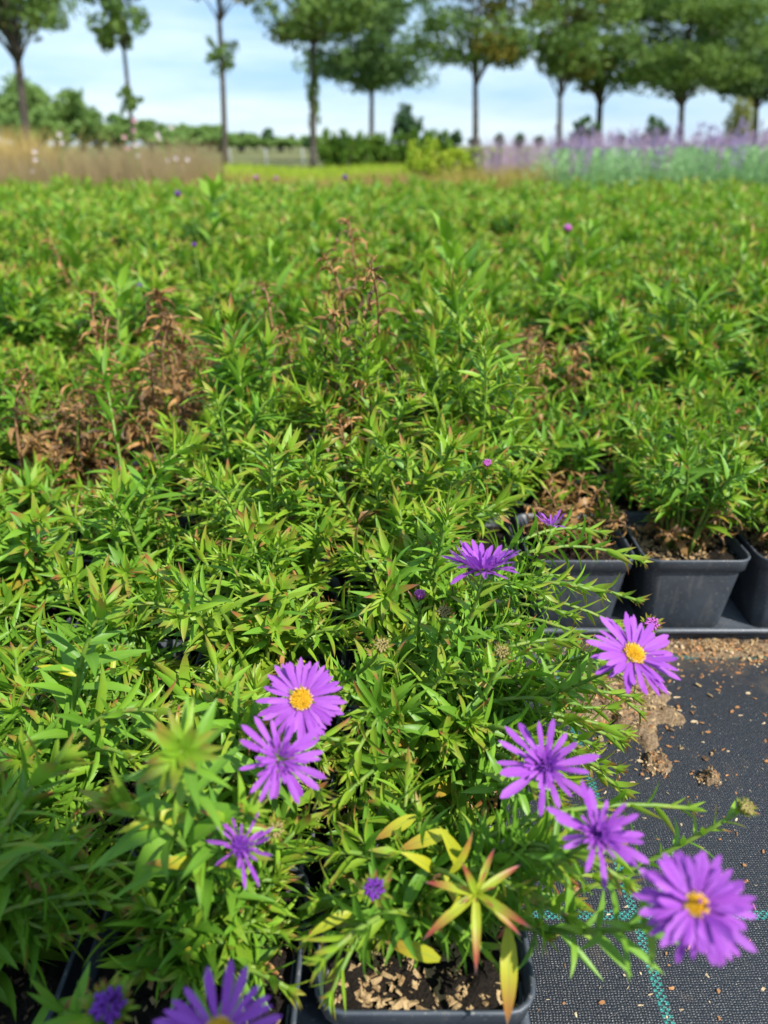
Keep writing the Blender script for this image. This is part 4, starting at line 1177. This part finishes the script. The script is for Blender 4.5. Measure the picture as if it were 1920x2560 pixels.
lo = link('litter', bits_mesh('litter', rl, 650, litter_area, 0.0, 0.0020, M['palechip']), kind='stuff', label='fine pale grit and splinters scattered on the black fabric', cat='debris')
lo2 = link('litter', bits_mesh('litter', rl, 900, litter_area, 0.0, 0.0028, M['chip']), kind='stuff', label='fine orange bark crumbs scattered on the black fabric', cat='debris')

# ------------------------------------------------------------------ beds beyond the asters
def cards_mesh(name, pts, size, r, mat, tint, upbias=0.4, aspect=1.7):
    """leaf-shaped rhombs, one per point"""
    n = len(pts)
    d = r.normal(size=(n, 3)); d[:, 2] += upbias * 0.5; d /= np.linalg.norm(d, axis=1)[:, None]
    s = np.cross(d, r.normal(size=(n, 3))); s /= np.linalg.norm(s, axis=1)[:, None]
    nn = np.cross(d, s)
    L = size * r.uniform(0.6, 1.3, n)[:, None]
    w = L / aspect / 2
    V = np.stack([pts - d * L / 2, pts + s * w + nn * L * 0.08, pts + d * L / 2, pts - s * w + nn * L * 0.08], 1).reshape(-1, 3)
    q = np.arange(4 * n).reshape(n, 4)
    c = np.repeat(np.stack([tint, tint, tint, np.ones(n)], 1), 4, 0)
    return np_mesh(name, V, [q], mat, False, {'tint': ('FLOAT_COLOR', c)})

def strands_mesh(name, base, hgt, r, mat, width, lean=0.25, tint=None, segs=3):
    """thin upright blades"""
    n = len(base)
    a = r.uniform(0, 6.28, n); k = r.normal(0, lean, n)
    dirx = np.stack([np.cos(a), np.sin(a), np.zeros(n)], 1)
    fa = r.uniform(0, 3.14, n); sd = np.stack([np.cos(fa), np.sin(fa), np.zeros(n)], 1)
    V = []
    for i in range(segs + 1):
        t = i / segs
        c = base + np.stack([np.zeros(n), np.zeros(n), hgt * t], 1) + dirx * (k * hgt * t * t)[:, None]
        w = (width * (1 - 0.85 * t))[:, None] if np.ndim(width) else width * (1 - 0.85 * t)
        V += [c - sd * w / 2, c + sd * w / 2]
    V = np.stack(V, 1); m = V.shape[1]
    q = np.concatenate([np.array([[i * 2, i * 2 + 1, i * 2 + 3, i * 2 + 2]]) for i in range(segs)])
    Q = (q[None] + (np.arange(n) * m)[:, None, None]).reshape(-1, 4)
    tint = r.random(n) if tint is None else tint
    c = np.repeat(np.stack([tint, tint, tint, np.ones(n)], 1), m, 0)
    return np_mesh(name, V.reshape(-1, 3), [Q], mat, True, {'tint': ('FLOAT_COLOR', c)})

M['drygrass'] = simple_leaf('dry_grass', (0.24, 0.20, 0.075), (0.42, 0.30, 0.17), (0.5, 0.36, 0.16))
M['goldgrass'] = simple_leaf('golden_grass', (0.46, 0.34, 0.10), (0.62, 0.46, 0.17), (0.7, 0.5, 0.16))
M['orangegrass'] = simple_leaf('orange_ground_plants', (0.34, 0.22, 0.07), (0.42, 0.28, 0.11), (0.5, 0.32, 0.1))
M['lime'] = simple_leaf('lime_foliage', (0.24, 0.38, 0.02), (0.42, 0.48, 0.04), (0.5, 0.6, 0.03))
M['ochre'] = simple_leaf('ochre_foliage', (0.28, 0.23, 0.05), (0.45, 0.37, 0.08), (0.5, 0.42, 0.06))
M['greygreen'] = simple_leaf('grey_green_foliage', (0.20, 0.38, 0.14), (0.36, 0.54, 0.25), (0.36, 0.56, 0.2))
M['lilac'] = simple_leaf('lilac_flowers', (0.26, 0.19, 0.37), (0.42, 0.32, 0.48), (0.42, 0.32, 0.5))
M['mauve'] = simple_leaf('mauve_flowers', (0.38, 0.24, 0.34), (0.50, 0.36, 0.46), (0.5, 0.34, 0.45))
M['hedge'] = simple_leaf('hedge_foliage', (0.05, 0.13, 0.012), (0.16, 0.27, 0.025), (0.22, 0.36, 0.02))
M['darkleaf'] = simple_leaf('dark_shrub_foliage', (0.030, 0.085, 0.032), (0.095, 0.18, 0.055), (0.12, 0.22, 0.05))
M['darktree'] = simple_leaf('dark_tree_foliage', (0.042, 0.105, 0.030), (0.13, 0.22, 0.05), (0.18, 0.30, 0.05))
M['treeleaf'] = simple_leaf('tree_foliage', (0.060, 0.135, 0.030), (0.20, 0.30, 0.055), (0.26, 0.40, 0.05))
M['autumnleaf'] = simple_leaf('turning_tree_foliage', (0.06, 0.10, 0.02), (0.30, 0.24, 0.03), (0.35, 0.30, 0.03))
M['farleaf'] = simple_leaf('far_tree_foliage', (0.10, 0.19, 0.04), (0.24, 0.36, 0.09), (0.26, 0.4, 0.07))
M['goldleaf'] = simple_leaf('golden_topiary_foliage', (0.16, 0.18, 0.03), (0.28, 0.29, 0.05), (0.3, 0.32, 0.04))
M['bark'] = plain('tree_bark', (0.045, 0.038, 0.030), (0.12, 0.10, 0.08), 14, 0.9, 0.1, 0.8, 0.01)
M['whitepost'] = plain('weathered_white_post', (0.30, 0.31, 0.29), (0.45, 0.46, 0.44), 8, 0.7, 0.3)
M['whitepetal'] = plain('pale_pink_petal', (0.55, 0.42, 0.44), (0.72, 0.62, 0.62), 60, 0.5, 0.3)
M['pinkpetal'] = plain('pink_petal', (0.55, 0.22, 0.30), (0.68, 0.36, 0.42), 60, 0.5, 0.3)

rg = np.random.default_rng(99)
def band(n, x0, x1, y0, y1, r=rg):
    y = r.uniform(y0, y1, n); return np.stack([r.uniform(x0, x1, n) * (0.75 + 0.25 * y / y1), y, np.zeros(n)], 1)
def vary(b, s, lo, hi):
    """height that rises and falls in clumps over the bed"""
    v = 0.5 + 0.25 * np.sin(b[:, 0] * s + 1.3) + 0.25 * np.sin(b[:, 1] * s * 1.3 + b[:, 0] * s * 0.7)
    return lo + (hi - lo) * v
b = band(15000, -4.2, -1.35, 4.8, 7.2)
link('dry_grass', strands_mesh('dry_grass', b, vary(b, 4, 0.31, 0.45) * rg.uniform(0.7, 1.1, len(b)), rg, M['drygrass'], 0.0055, 0.22), kind='stuff', label='bed of fine brown seeding grass behind the asters', cat='grass')
b = band(9000, -1.9, 0.62, 4.85, 6.6)
link('orange_ground_plants', strands_mesh('orange_ground_plants', b, vary(b, 5, 0.15, 0.24) * rg.uniform(0.7, 1.15, len(b)), rg, M['orangegrass'], 0.008, 0.35), kind='stuff', label='low orange-brown bed behind the asters', cat='plants')
b = band(9000, -2.6, 1.4, 8.0, 12.0)
link('lime_ground_cover', strands_mesh('lime_ground_cover', b, vary(b, 3, 0.14, 0.20) * rg.uniform(0.7, 1.15, len(b)), rg, M['lime'], 0.016, 0.4), kind='stuff', label='low bright lime green bed before the hedge', cat='plants')
b = band(6000, 0.45, 1.75, 4.85, 6.4)
link('ochre_ground_plants', strands_mesh('ochre_ground_plants', b, vary(b, 5, 0.24, 0.34) * rg.uniform(0.6, 1.1, len(b)), rg, M['ochre'], 0.008, 0.35), kind='stuff', label='yellow-brown bed before the mauve flowers', cat='plants')
b = band(7000, 0.95, 6.2, 6.5, 9.5)
link('mauve_flower_mass', strands_mesh('mauve_flower_mass', b, vary(b, 3, 0.42, 0.54) * rg.uniform(0.6, 1.1, len(b)), rg, M['mauve'], 0.010, 0.2), kind='stuff', label='hazy bed of mauve flowers behind the yellow-brown bed', cat='flowers')

def perovskia(seed):
    r = np.random.default_rng(seed)
    n = 420; a = r.uniform(0, 6.28, n); q = np.sqrt(r.random(n)) * 0.17
    base = np.stack([q * np.cos(a), q * np.sin(a), np.zeros(n)], 1)
    fol = strands_mesh('foliage', base, r.uniform(0.24, 0.40, n), r, M['greygreen'], 0.010, 0.35)
    pts = np.stack([r.normal(0, 0.13, 900), r.normal(0, 0.13, 900), r.uniform(0.05, 0.40, 900)], 1)
    lv = cards_mesh('leaf_mass', pts, 0.035, r, M['greygreen'], r.random(900), 1.0, 3.0)
    spikes = []
    for k in range(9):
        bx, by = r.normal(0, 0.10, 2); top = r.uniform(0.40, 0.56); m = 70
        z = r.uniform(0.30, top, m)
        p = np.stack([bx + r.normal(0, 0.008, m) + (z - 0.3) * bx * 0.6, by + r.normal(0, 0.008, m) + (z - 0.3) * by * 0.6, z], 1)
        spikes.append(cards_mesh('flower_spike', p, 0.016, r, M['lilac'] if k % 3 else M['mauve'], r.random(m)))
    return fol, lv, spikes
PV = [perovskia(s) for s in (1, 2, 3)]
k = 0
for y in (4.75, 5.2, 5.7, 6.3, 7.0):
    for x in np.arange(1.15 + (y - 4.75) * 0.25, 0.56 * y + 0.35, 0.33):
        xx, yy = x + rg.normal(0, 0.05), y + rg.normal(0, 0.06)
        fol, lv, spk = PV[k % 3]; k += 1
        root = empty('russian_sage', (xx, yy, 0), 'grey-green sage clump with hazy lilac flower spikes behind the asters', 'plant', 'sage clumps in flower', rg.uniform(0, 6.28))
        root.scale = (1, 1, 0.90 + 0.10 * rg.random() + 0.08 * min(1.0, max(0, (x - 1.2))))
        link('foliage', fol, root)['kind'] = 'stuff'; link('leaf_mass', lv, root)['kind'] = 'stuff'
        for s_ in spk: link('flower_spike', s_, root)

def clump_points(r, centre, radii, n, lumps, squash=0.5, flat=False):
    """points gathered in lumps inside an ellipsoid, mostly near its outside"""
    c = r.normal(size=(lumps, 3)); c /= np.linalg.norm(c, axis=1)[:, None]
    c *= (r.random(lumps) ** squash)[:, None] * 0.82
    k = r.integers(lumps, size=n)
    sz = r.uniform(0.14, 0.30, lumps)
    p = r.normal(size=(n, 3)); p /= np.linalg.norm(p, axis=1)[:, None]
    p *= (r.random(n) ** 0.4)[:, None] * sz[k][:, None]
    if flat:
        c = np.stack([c[:, 0], c[:, 1], np.where(c[:, 2] < 0, -np.abs(c[:, 2]) ** 0.45 * 0.8, c[:, 2])], 1)
    return (c[k] + p * (np.array([1, 1, 0.6]) if flat else 1.0)) * np.asarray(radii) + np.asarray(centre), k, c

def shrub(name, px, ytop, ybot_h, wpx, Y, mat, label, group, seed, n=2200, leaf=0.05, lumps=40, stem=True):
    """rounded shrub whose top and width are read from the photograph at distance Y"""
    r = np.random.default_rng(seed)
    top = at_y(px, ytop, Y); z = Y * CPITCH
    rx = wpx / F * z / 2; hz = (top.z - ybot_h) / 2 * 1.06
    root = empty(name, (top.x, Y, 0.0), label, 'shrub' if 'tree' not in name else 'tree', group)
    pts, k, c = clump_points(r, (0, 0, ybot_h + hz), (rx, rx * 0.9, hz * 1.02), n, lumps)
    tint = np.clip(r.random(lumps)[k] * 0.7 + r.random(n) * 0.3, 0, 1)
    link('crown', cards_mesh('crown', pts, leaf, r, M[mat], tint), root)
    mb = MB()
    mb.tube([(0, 0, -0.03), (0.01, 0, ybot_h + hz * 0.5), (0.0, 0.01, ybot_h + hz * 1.2)], [max(0.02, rx * 0.12), max(0.016, rx * 0.09), 0.01], 7)
    for q in range(5):
        e = c[q] * np.array([rx, rx * 0.9, hz]) * 0.7 + np.array([0, 0, ybot_h + hz])
        mb.tube([(0, 0, ybot_h + hz * 0.3), e * 0.5 + np.array([0, 0, (ybot_h + hz * 0.3) * 0.5]), e], [rx * 0.07, rx * 0.05, rx * 0.02], 5)
    link('trunk', mb.mesh('trunk', M['bark']), root)
    return root

# hedge of small bushes and lime shrubs in the middle
for i, px in enumerate((820, 862, 905, 950, 992, 1035, 1075, 1110)):
    shrub('hedge_bush', px, 326 + rg.normal(0, 6), 0.0, 72, 12.5 + rg.normal(0, 0.15), 'hedge', 'small green bush in the clipped row behind the lime bed', 'bushes of the low hedge', 300 + i, 1500, 0.06, 40)
for i, (px, yt, w) in enumerate(((1050, 345, 80), (1095, 352, 90), (1145, 358, 95), (1195, 364, 95), (1240, 368, 90), (1300, 378, 90), (1360, 380, 90))):
    shrub('lime_shrub', px, yt, 0.0, w, 8.2 + 0.2 * (i % 3), 'lime', 'bright yellow-green shrub beside the mauve flowers', 'lime shrubs beside the hedge', 330 + i, 1400, 0.05, 36)
shrub('dark_shrub', 1015, 258, 0.35, 95, 14.0, 'darkleaf', 'dark round shrub standing behind the low hedge bushes', None, 350, 2200, 0.07)
shrub('dark_shrub', 1470, 285, 0.15, 96, 13.0, 'darkleaf', 'dark shrub in front of the forked tree trunk', None, 351, 2200, 0.06)
shrub('dark_shrub', 1645, 292, 0.15, 84, 13.5, 'darkleaf', 'dark low shrub behind the lilac flower spikes', None, 352, 2200, 0.06)
shrub('topiary_bush', 1862, 243, 0.25, 82, 10.0, 'goldleaf', 'golden green clipped dome behind the sage clumps', None, 353, 4200, 0.03, 260)
shrub('straw_bush', 1800, 335, 0.0, 190, 9.0, 'mauve', 'pale pinkish low bush below the golden topiary dome', None, 354, 2500, 0.04)

# golden grass clump
p = at_y(20, 335, 6.0)
root = empty('ornamental_grass', (p.x, 6.0, 0), 'golden feathery ornamental grass clump above the brown grass bed', 'grass')
n = 1600; b = np.stack([rg.normal(0, 0.16, n), rg.normal(0, 0.16, n), np.zeros(n)], 1)
link('blades', strands_mesh('blades', b, rg.uniform(0.34, 0.56, n), rg, M['goldgrass'], 0.006, 0.45), root)['kind'] = 'stuff'

# gaura: pale flowers on wands above the grass
def gaura(pxs, y, label, seed):
    r = np.random.default_rng(seed); c = at_y(pxs[0][0], 420, y)
    root = empty('gaura_plant', (c.x, y, 0), label, 'plant', None)
    for px, py, pink in pxs:
        t = at_y(px, py, y + r.normal(0, 0.05)) - root.location
        mb = MB(); mb.tube([(0, 0, 0), (t.x * 0.3, t.y * 0.3, t.z * 0.6), tuple(t)], [0.003, 0.002, 0.0015], 5)
        link('stem', mb.mesh('stem', M['stem']), root)
        mb = MB()
        for k in range(5):
            a = k * 1.2566; rad = np.array([math.cos(a), -0.5, math.sin(a)]); sd = np.array([-math.sin(a), 0, math.cos(a)])
            o = np.array(t)
            mb.add([o, o + rad * 0.009 + sd * 0.006, o + rad * 0.018, o + rad * 0.009 - sd * 0.006], [(0, 1, 2, 3)])
        link('flower', mb.mesh('flower', M['pinkpetal' if pink else 'whitepetal']), root)
gaura(((338, 300, 1), (336, 325, 1), (312, 342, 1), (340, 362, 0), (320, 370, 1), (345, 388, 0)), 5.2, 'wispy plant with pink and white petals before the thin leaning tree', 1)
gaura(((150, 335, 0), (156, 356, 0), (88, 378, 0), (90, 398, 0), (82, 426, 0)), 5.0, 'wispy plant with pale pink petals in the brown grass', 2)
gaura(((430, 318, 0), (395, 335, 0), (400, 345, 0), (440, 395, 0), (420, 400, 0), (470, 398, 0)), 5.4, 'wispy plant with white petals at the end of the brown grass', 3)

# low fence
fr = empty('post_fence', (-2.6, 17.0, 0), 'low wire fence with short white posts behind the lime bed', 'fence')
fx_ = [at_y(px, 400, 17.0).x + 2.6 for px in (575, 665, 757, 850)]
for x in fx_:
    mb = MB(); mb.tube([(x, 0, -0.05), (x + 0.004, 0, 0.2), (x, 0, 0.36)], [0.02, 0.02, 0.018], 8); link('post', mb.mesh('post', M['whitepost']), fr)
for z in (0.12, 0.24, 0.35):
    mb = MB(); mb.tube([(fx_[0], -0.05, z), ((fx_[0] + fx_[-1]) / 2, -0.05, z - 0.01), (fx_[-1], -0.05, z)], 0.0025, 5); link('wire', mb.mesh('wire', M['whitepost']), fr)

# ------------------------------------------------------------------ the trees
def tree(px, Y, trunk_px, fork_py, crown_py, wpx, label, seed, lean=0.0, crown_h=3.2, mat='treeleaf', tuft=None, n=7000, lumps=70, mix=0.0, leaf=0.11, base_px=None):
    """standard tree: base at (px, Y), crown underside at crown_py, branching at fork_py"""
    r = np.random.default_rng(seed)
    z = Y * CPITCH
    base = at_y(base_px or px, 400, Y); fork = at_y(px, fork_py, Y); low = at_y(px, crown_py, Y)
    rad = trunk_px * 0.78 / F * z / 2; rx = wpx / F * z / 2
    root = empty('tree', (base.x, Y, -0.01), label, 'tree', 'trees of the nursery row')
    fk = np.array([fork.x - base.x, 0, fork.z])
    mb = MB()
    mid = fk * 0.5 + np.array([r.normal(0, 0.03), r.normal(0, 0.03), 0])
    pts = bez(np.array([0, 0, -0.1]), mid, fk, 9)
    mb.tube(pts, np.concatenate([[rad * 1.5, rad * 1.12], np.linspace(rad * 1.05, rad * 0.85, 7)]), 10)
    cz = low.z + crown_h / 2
    cen = np.array([fk[0] + (fk[0]) * 0.15, 0, cz])
    pts_, k, c = clump_points(r, cen, (rx, rx, crown_h / 2 * 1.12), n, lumps, 0.45, True)
    # ragged underside
    limbs = sorted(range(lumps), key=lambda q: c[q][2])[:26]
    for q in list(limbs)[::5] + list(range(0, lumps, 9)):
        e = c[q] * np.array([rx, rx, crown_h / 2]) * 0.95 + cen
        ctrl = fk + (e - fk) * 0.35 + np.array([0, 0, abs(e[2] - fk[2]) * 0.25])
        mb.tube(bez(fk - np.array([0, 0, 0.04]), ctrl, e, 7), np.linspace(rad * 0.42, rad * 0.06, 7), 6)
    mb.tube(bez(fk, fk + np.array([r.normal(0, 0.1), r.normal(0, 0.1), crown_h * 0.4]), np.array([cen[0], cen[1], cz + crown_h * 0.4]), 7), np.linspace(rad * 0.8, rad * 0.12, 7), 8)
    link('trunk', mb.mesh('trunk', M['bark']), root)
    tint = np.clip(r.random(lumps)[k] * 0.65 + r.random(n) * 0.35, 0, 1)
    if mix > 0:
        au = (r.random(lumps) < mix)[k]
        link('crown', cards_mesh('crown', pts_[~au], leaf, r, M[mat], tint[~au]), root)
        if au.any(): link('turning_foliage', cards_mesh('turning_foliage', pts_[au], leaf, r, M['autumnleaf'], tint[au]), root)['kind'] = 'stuff'
    else:
        link('crown', cards_mesh('crown', pts_, leaf, r, M[mat], tint), root)
    if tuft:
        pt, pb, w, cnt = tuft
        a, b_ = at_y(px, pt, Y), at_y(px, pb, Y); hz = (a.z - b_.z) / 2; wr = w / F * z / 2
        cx = (fk[0]) * (b_.z + hz) / max(fk[2], 0.5) if fk[2] > b_.z + hz else fk[0]
        P2, k2, _ = clump_points(r, (cx, 0, b_.z + hz), (wr, wr, hz), cnt, 24, 0.6)
        link('side_shoots', cards_mesh('side_shoots', P2, leaf * 0.7, r, M[mat], r.random(cnt)), root)['kind'] = 'stuff'
    return root
tree(45, 16.5, 27, 155, 118, 440, 'leafy tree with a forked trunk at the end of the row above the grass', 1, mix=0.05, base_px=68, n=9000, lumps=90)
tree(310, 17.5, 13, 125, 160, 200, 'thin leaning tree with a leafy tuft low on its trunk', 2, n=4600, lumps=46, tuft=(205, 300, 75, 700), base_px=338, mix=0.1)
tree(548, 17.0, 17, 50, 70, 330, 'slim straight tree with yellowing leaves and a tuft halfway up its trunk', 3, n=4200, lumps=44, tuft=(70, 190, 95, 700), mix=0.45, base_px=560)
tree(783, 17.5, 20, 110, 140, 420, 'tree with ivy-like shoots all the way down its dark trunk', 4, n=11000, lumps=100, tuft=(120, 350, 48, 700), mix=0.06)
tree(930, 24.0, 16, 225, 250, 400, 'dark dense tree between the ivy-clad trunk and the round shrub', 5, mat='darktree', n=14000, lumps=110, leaf=0.13)
tree(1188, 17.5, 19, 215, 205, 430, 'airy tree with a side limb rising from its trunk', 6, n=9500, lumps=90, mix=0.3)
tree(1400, 18.0, 16, 245, 225, 390, 'narrow tree with a steep forked trunk and brown-tinged leaves', 7, n=7500, lumps=64, mix=0.3)
tree(1500, 21.0, 22, 262, 250, 420, 'stout dark tree forking low behind a dark shrub', 8, n=10500, lumps=90, mix=0.15, leaf=0.12)
tree(1705, 19.0, 20, 262, 265, 470, 'broad green tree beside the dome-shaped topiary', 9, n=13000, lumps=110)
tree(1890, 21.0, 20, 270, 285, 440, 'dense dark green tree behind the dome-shaped topiary', 10, mat='darktree', n=13000, lumps=100, leaf=0.13)

# far woods and single far trees
for i, (px, yt, w, Y) in enumerate(((10, 172, 240, 48), (120, 200, 210, 50), (190, 250, 150, 52), (480, 318, 150, 58), (600, 335, 150, 60), (700, 342, 160, 62), (790, 340, 120, 64), (545, 335, 140, 54), (70, 270, 200, 40), (290, 290, 130, 60), (370, 300, 120, 62), (450, 312, 110, 64), (520, 305, 100, 66), (240, 310, 110, 55), (420, 330, 150, 52))):
    shrub('far_tree', px, yt, 0.3, w, Y, 'farleaf', 'round leafy tree in the distant green line beyond the grass bed', 'distant round trees', 400 + i, 2600, 0.32, 50)
for i, (px, yt, w) in enumerate(((603, 330, 34), (668, 320, 36), (725, 338, 34), (640, 345, 40), (770, 345, 30), (1142, 322, 36), (1248, 334, 32), (1300, 336, 30), (1348, 340, 26), (1552, 336, 24), (1185, 345, 40), (1400, 352, 34), (1450, 352, 40), (1600, 355, 50), (1700, 358, 60), (1780, 355, 60), (850, 345, 40))):
    shrub('far_conifer', px, yt, 0.2, w, 60 + (i % 4), 'darkleaf', 'small dark conical tree on the far horizon', 'conical trees on the horizon', 430 + i, 900, 0.30, 30)

# ------------------------------------------------------------------ the photographer, bending behind the lens; his shadow falls on the front pots
def skin_body(name, verts, edges, radii, root, parent, mats, zsplit=None):
    me = bpy.data.meshes.new(name)
    me.from_pydata([tuple(v) for v in verts], edges, [])
    o = bpy.data.objects.new(name, me); COL.objects.link(o); o.parent = parent
    m = o.modifiers.new('skin', 'SKIN'); m.use_smooth_shade = True
    sd = me.skin_vertices[0].data if me.skin_vertices else None
    if sd is None:
        import bmesh
        bm = bmesh.new(); bm.from_mesh(me); bm.verts.layers.skin.verify(); bm.to_mesh(me); bm.free()
        sd = me.skin_vertices[0].data
    for i, r in enumerate(radii):
        sd[i].radius = (r, r) if not isinstance(r, tuple) else r
        sd[i].use_root = (i == root)
    sub = o.modifiers.new('smooth', 'SUBSURF'); sub.levels = 2; sub.render_levels = 2
    dg = bpy.context.evaluated_depsgraph_get()
    ev = o.evaluated_get(dg)
    mesh = bpy.data.meshes.new_from_object(ev)
    o.modifiers.clear(); o.data = mesh
    mesh.materials.clear()
    for mt in mats: mesh.materials.append(mt)
    return o
M['skin'] = plain('skin', (0.50, 0.30, 0.21), (0.58, 0.36, 0.26), 60, 0.55, 0.3, 0.1)
M['jacket'] = plain('dark_jacket', (0.02, 0.025, 0.04), (0.04, 0.05, 0.07), 300, 0.85, 0.2)
M['jeans'] = plain('jeans', (0.03, 0.045, 0.09), (0.06, 0.08, 0.14), 400, 0.85, 0.2)
M['hair'] = plain('brown_hair', (0.04, 0.022, 0.012), (0.09, 0.05, 0.03), 200, 0.6, 0.3)
PX, PY = 0.300, -0.66
person = empty('person', (PX, PY, 0), 'person in dark jacket and jeans bending forward, arm stretched to the phone', 'person')
hip, chest, neck, head = (0, 0, 0.92), (-0.12, 0.22, 1.12), (-0.20, 0.38, 1.20), (-0.25, 0.50, 1.26)
BV = [hip, (-0.06, 0.10, 1.02), chest, neck, head, (-0.26, 0.545, 1.30),
      (-0.10, -0.02, 0.88), (-0.13, 0.05, 0.50), (-0.14, -0.02, 0.09), (-0.14, 0.14, 0.035),
      (0.10, -0.02, 0.88), (0.13, 0.03, 0.50), (0.14, -0.04, 0.09), (0.14, 0.12, 0.035),
      (-0.33, 0.25, 1.13), (-0.345, 0.43, 0.82), (-0.25, 0.54, 0.52), (-0.24, 0.565, 0.455),
      (0.03, 0.36, 1.14), (0.10, 0.36, 0.85), (0.06, 0.30, 0.62), (0.05, 0.30, 0.54)]
BE = [(0, 1), (1, 2), (2, 3), (3, 4), (4, 5), (0, 6), (6, 7), (7, 8), (8, 9), (0, 10), (10, 11), (11, 12), (12, 13), (2, 14), (14, 15), (15, 16), (16, 17), (2, 18), (18, 19), (19, 20), (20, 21)]
BR = [(0.16, 0.12), (0.15, 0.115), (0.17, 0.12), 0.058, 0.085, 0.088, 0.088, 0.058, 0.042, 0.036, 0.088, 0.058, 0.042, 0.036, 0.062, 0.047, 0.034, 0.036, 0.062, 0.047, 0.034, 0.036]
body = skin_body('body', BV, BE, BR, 0, person, [M['jacket'], M['jeans'], M['skin']])
me = body.data
for pl in me.polygons:
    c = pl.center
    if c.z < 0.90: k = 1
    else: k = 0
    if (c - Vector(head)).length < 0.145: k = 2
    for e in (16, 17, 20, 21):
        if (c - Vector(BV[e])).length < 0.075: k = 2 if e in (17, 21) else 0
    if k == 1 and (c.y > 0.2 or c.x < -0.3): k = 0
    pl.material_index = k
hf = unit((-0.08, 0.80, -0.60)); hs = unit(np.cross(hf, [0, 0, 1])); hu = np.cross(hs, hf); hc = np.array([-0.255, 0.525, 1.28])
def ball(c, rx, ry, rz, cut=math.pi, start=0.05, e1=hs, e2=hf, e3=hu, n=14, rows=8):
    th = np.linspace(0, 2 * math.pi, n, endpoint=False)
    return [np.array([np.asarray(c) + rx * math.sin(p_) * math.cos(t) * e1 + ry * math.sin(p_) * math.sin(t) * e2 + rz * math.cos(p_) * e3 for t in th]) for p_ in np.linspace(start, cut, rows)]
link('hair', loft(ball(hc - hf * 0.018 + hu * 0.018, 0.098, 0.108, 0.108, 1.75), True, False).mesh('hair', M['hair']), person)
link('nose', loft(ball(hc + hf * 0.098 - hu * 0.012, 0.014, 0.022, 0.024, 3.1), True, True).mesh('nose', M['skin']), person)
link('mouth', loft(ball(hc + hf * 0.088 - hu * 0.050, 0.024, 0.006, 0.007, 3.1), True, True).mesh('mouth', M['pinkpetal']), person)
for sg in (-1, 1):
    link('ear', loft(ball(hc + hs * 0.092 * sg - hu * 0.008, 0.010, 0.018, 0.030, 3.1), True, True).mesh('ear', M['skin']), person)
    link('eye', loft(ball(hc + hs * 0.033 * sg + hf * 0.082 + hu * 0.014, 0.013, 0.010, 0.009, 3.1), True, True).mesh('eye', M['whitepost']), person)
phone = empty('phone', (0, 0, CH), 'black phone held low over the pots at arm length', 'phone')
vf = np.array([0, CPITCH, -SPITCH]); vu = np.array([0, SPITCH, CPITCH]); vr = np.array([1.0, 0, 0])
def slab(c, hx, hy, hz):
    V = np.array([np.asarray(c) + vr * hx * a + vu * hy * b_ + vf * hz * d for a in (-1, 1) for b_ in (-1, 1) for d in (-1, 1)])
    mb = MB(); mb.add(V, [(0, 1, 3, 2), (4, 6, 7, 5), (0, 4, 5, 1), (2, 3, 7, 6), (0, 2, 6, 4), (1, 5, 7, 3)]); return mb
link('case', slab(-vf * 0.014 - vu * 0.055 + vr * 0.02, 0.037, 0.077, 0.004).mesh('case', M['pot'], False), phone)
link('screen', slab(-vf * 0.0185 - vu * 0.055 + vr * 0.02, 0.034, 0.073, 0.0004).mesh('screen', M['jacket'], False), phone)
FR = np.random.default_rng(3)
for wrist, dirv, sgn in ((BV[17], (-0.02, 0.03, -0.06), -1), (BV[21], (0, 0.03, -0.06), 1)):
    w = np.array(wrist); dv = unit(dirv); sdv = unit(np.cross(dv, [0, 1, 0.2])); nv = np.cross(dv, sdv)
    for f, (off, ln) in enumerate(((-0.026, 0.070), (-0.009, 0.080), (0.009, 0.076), (0.025, 0.060), (0.042 * sgn, 0.055))):
        st = w + sdv * off + dv * (0.03 if f < 4 else -0.005)
        mb = MB(); mb.tube([st - dv * 0.03, st, st + dv * ln * 0.5 + nv * 0.008, st + dv * ln * 0.8 + nv * 0.024, st + dv * ln * 0.88 + nv * 0.036], [0.011, 0.0105, 0.0095, 0.0085, 0.006], 8)
        link('finger', mb.mesh('finger', M['skin']), person)
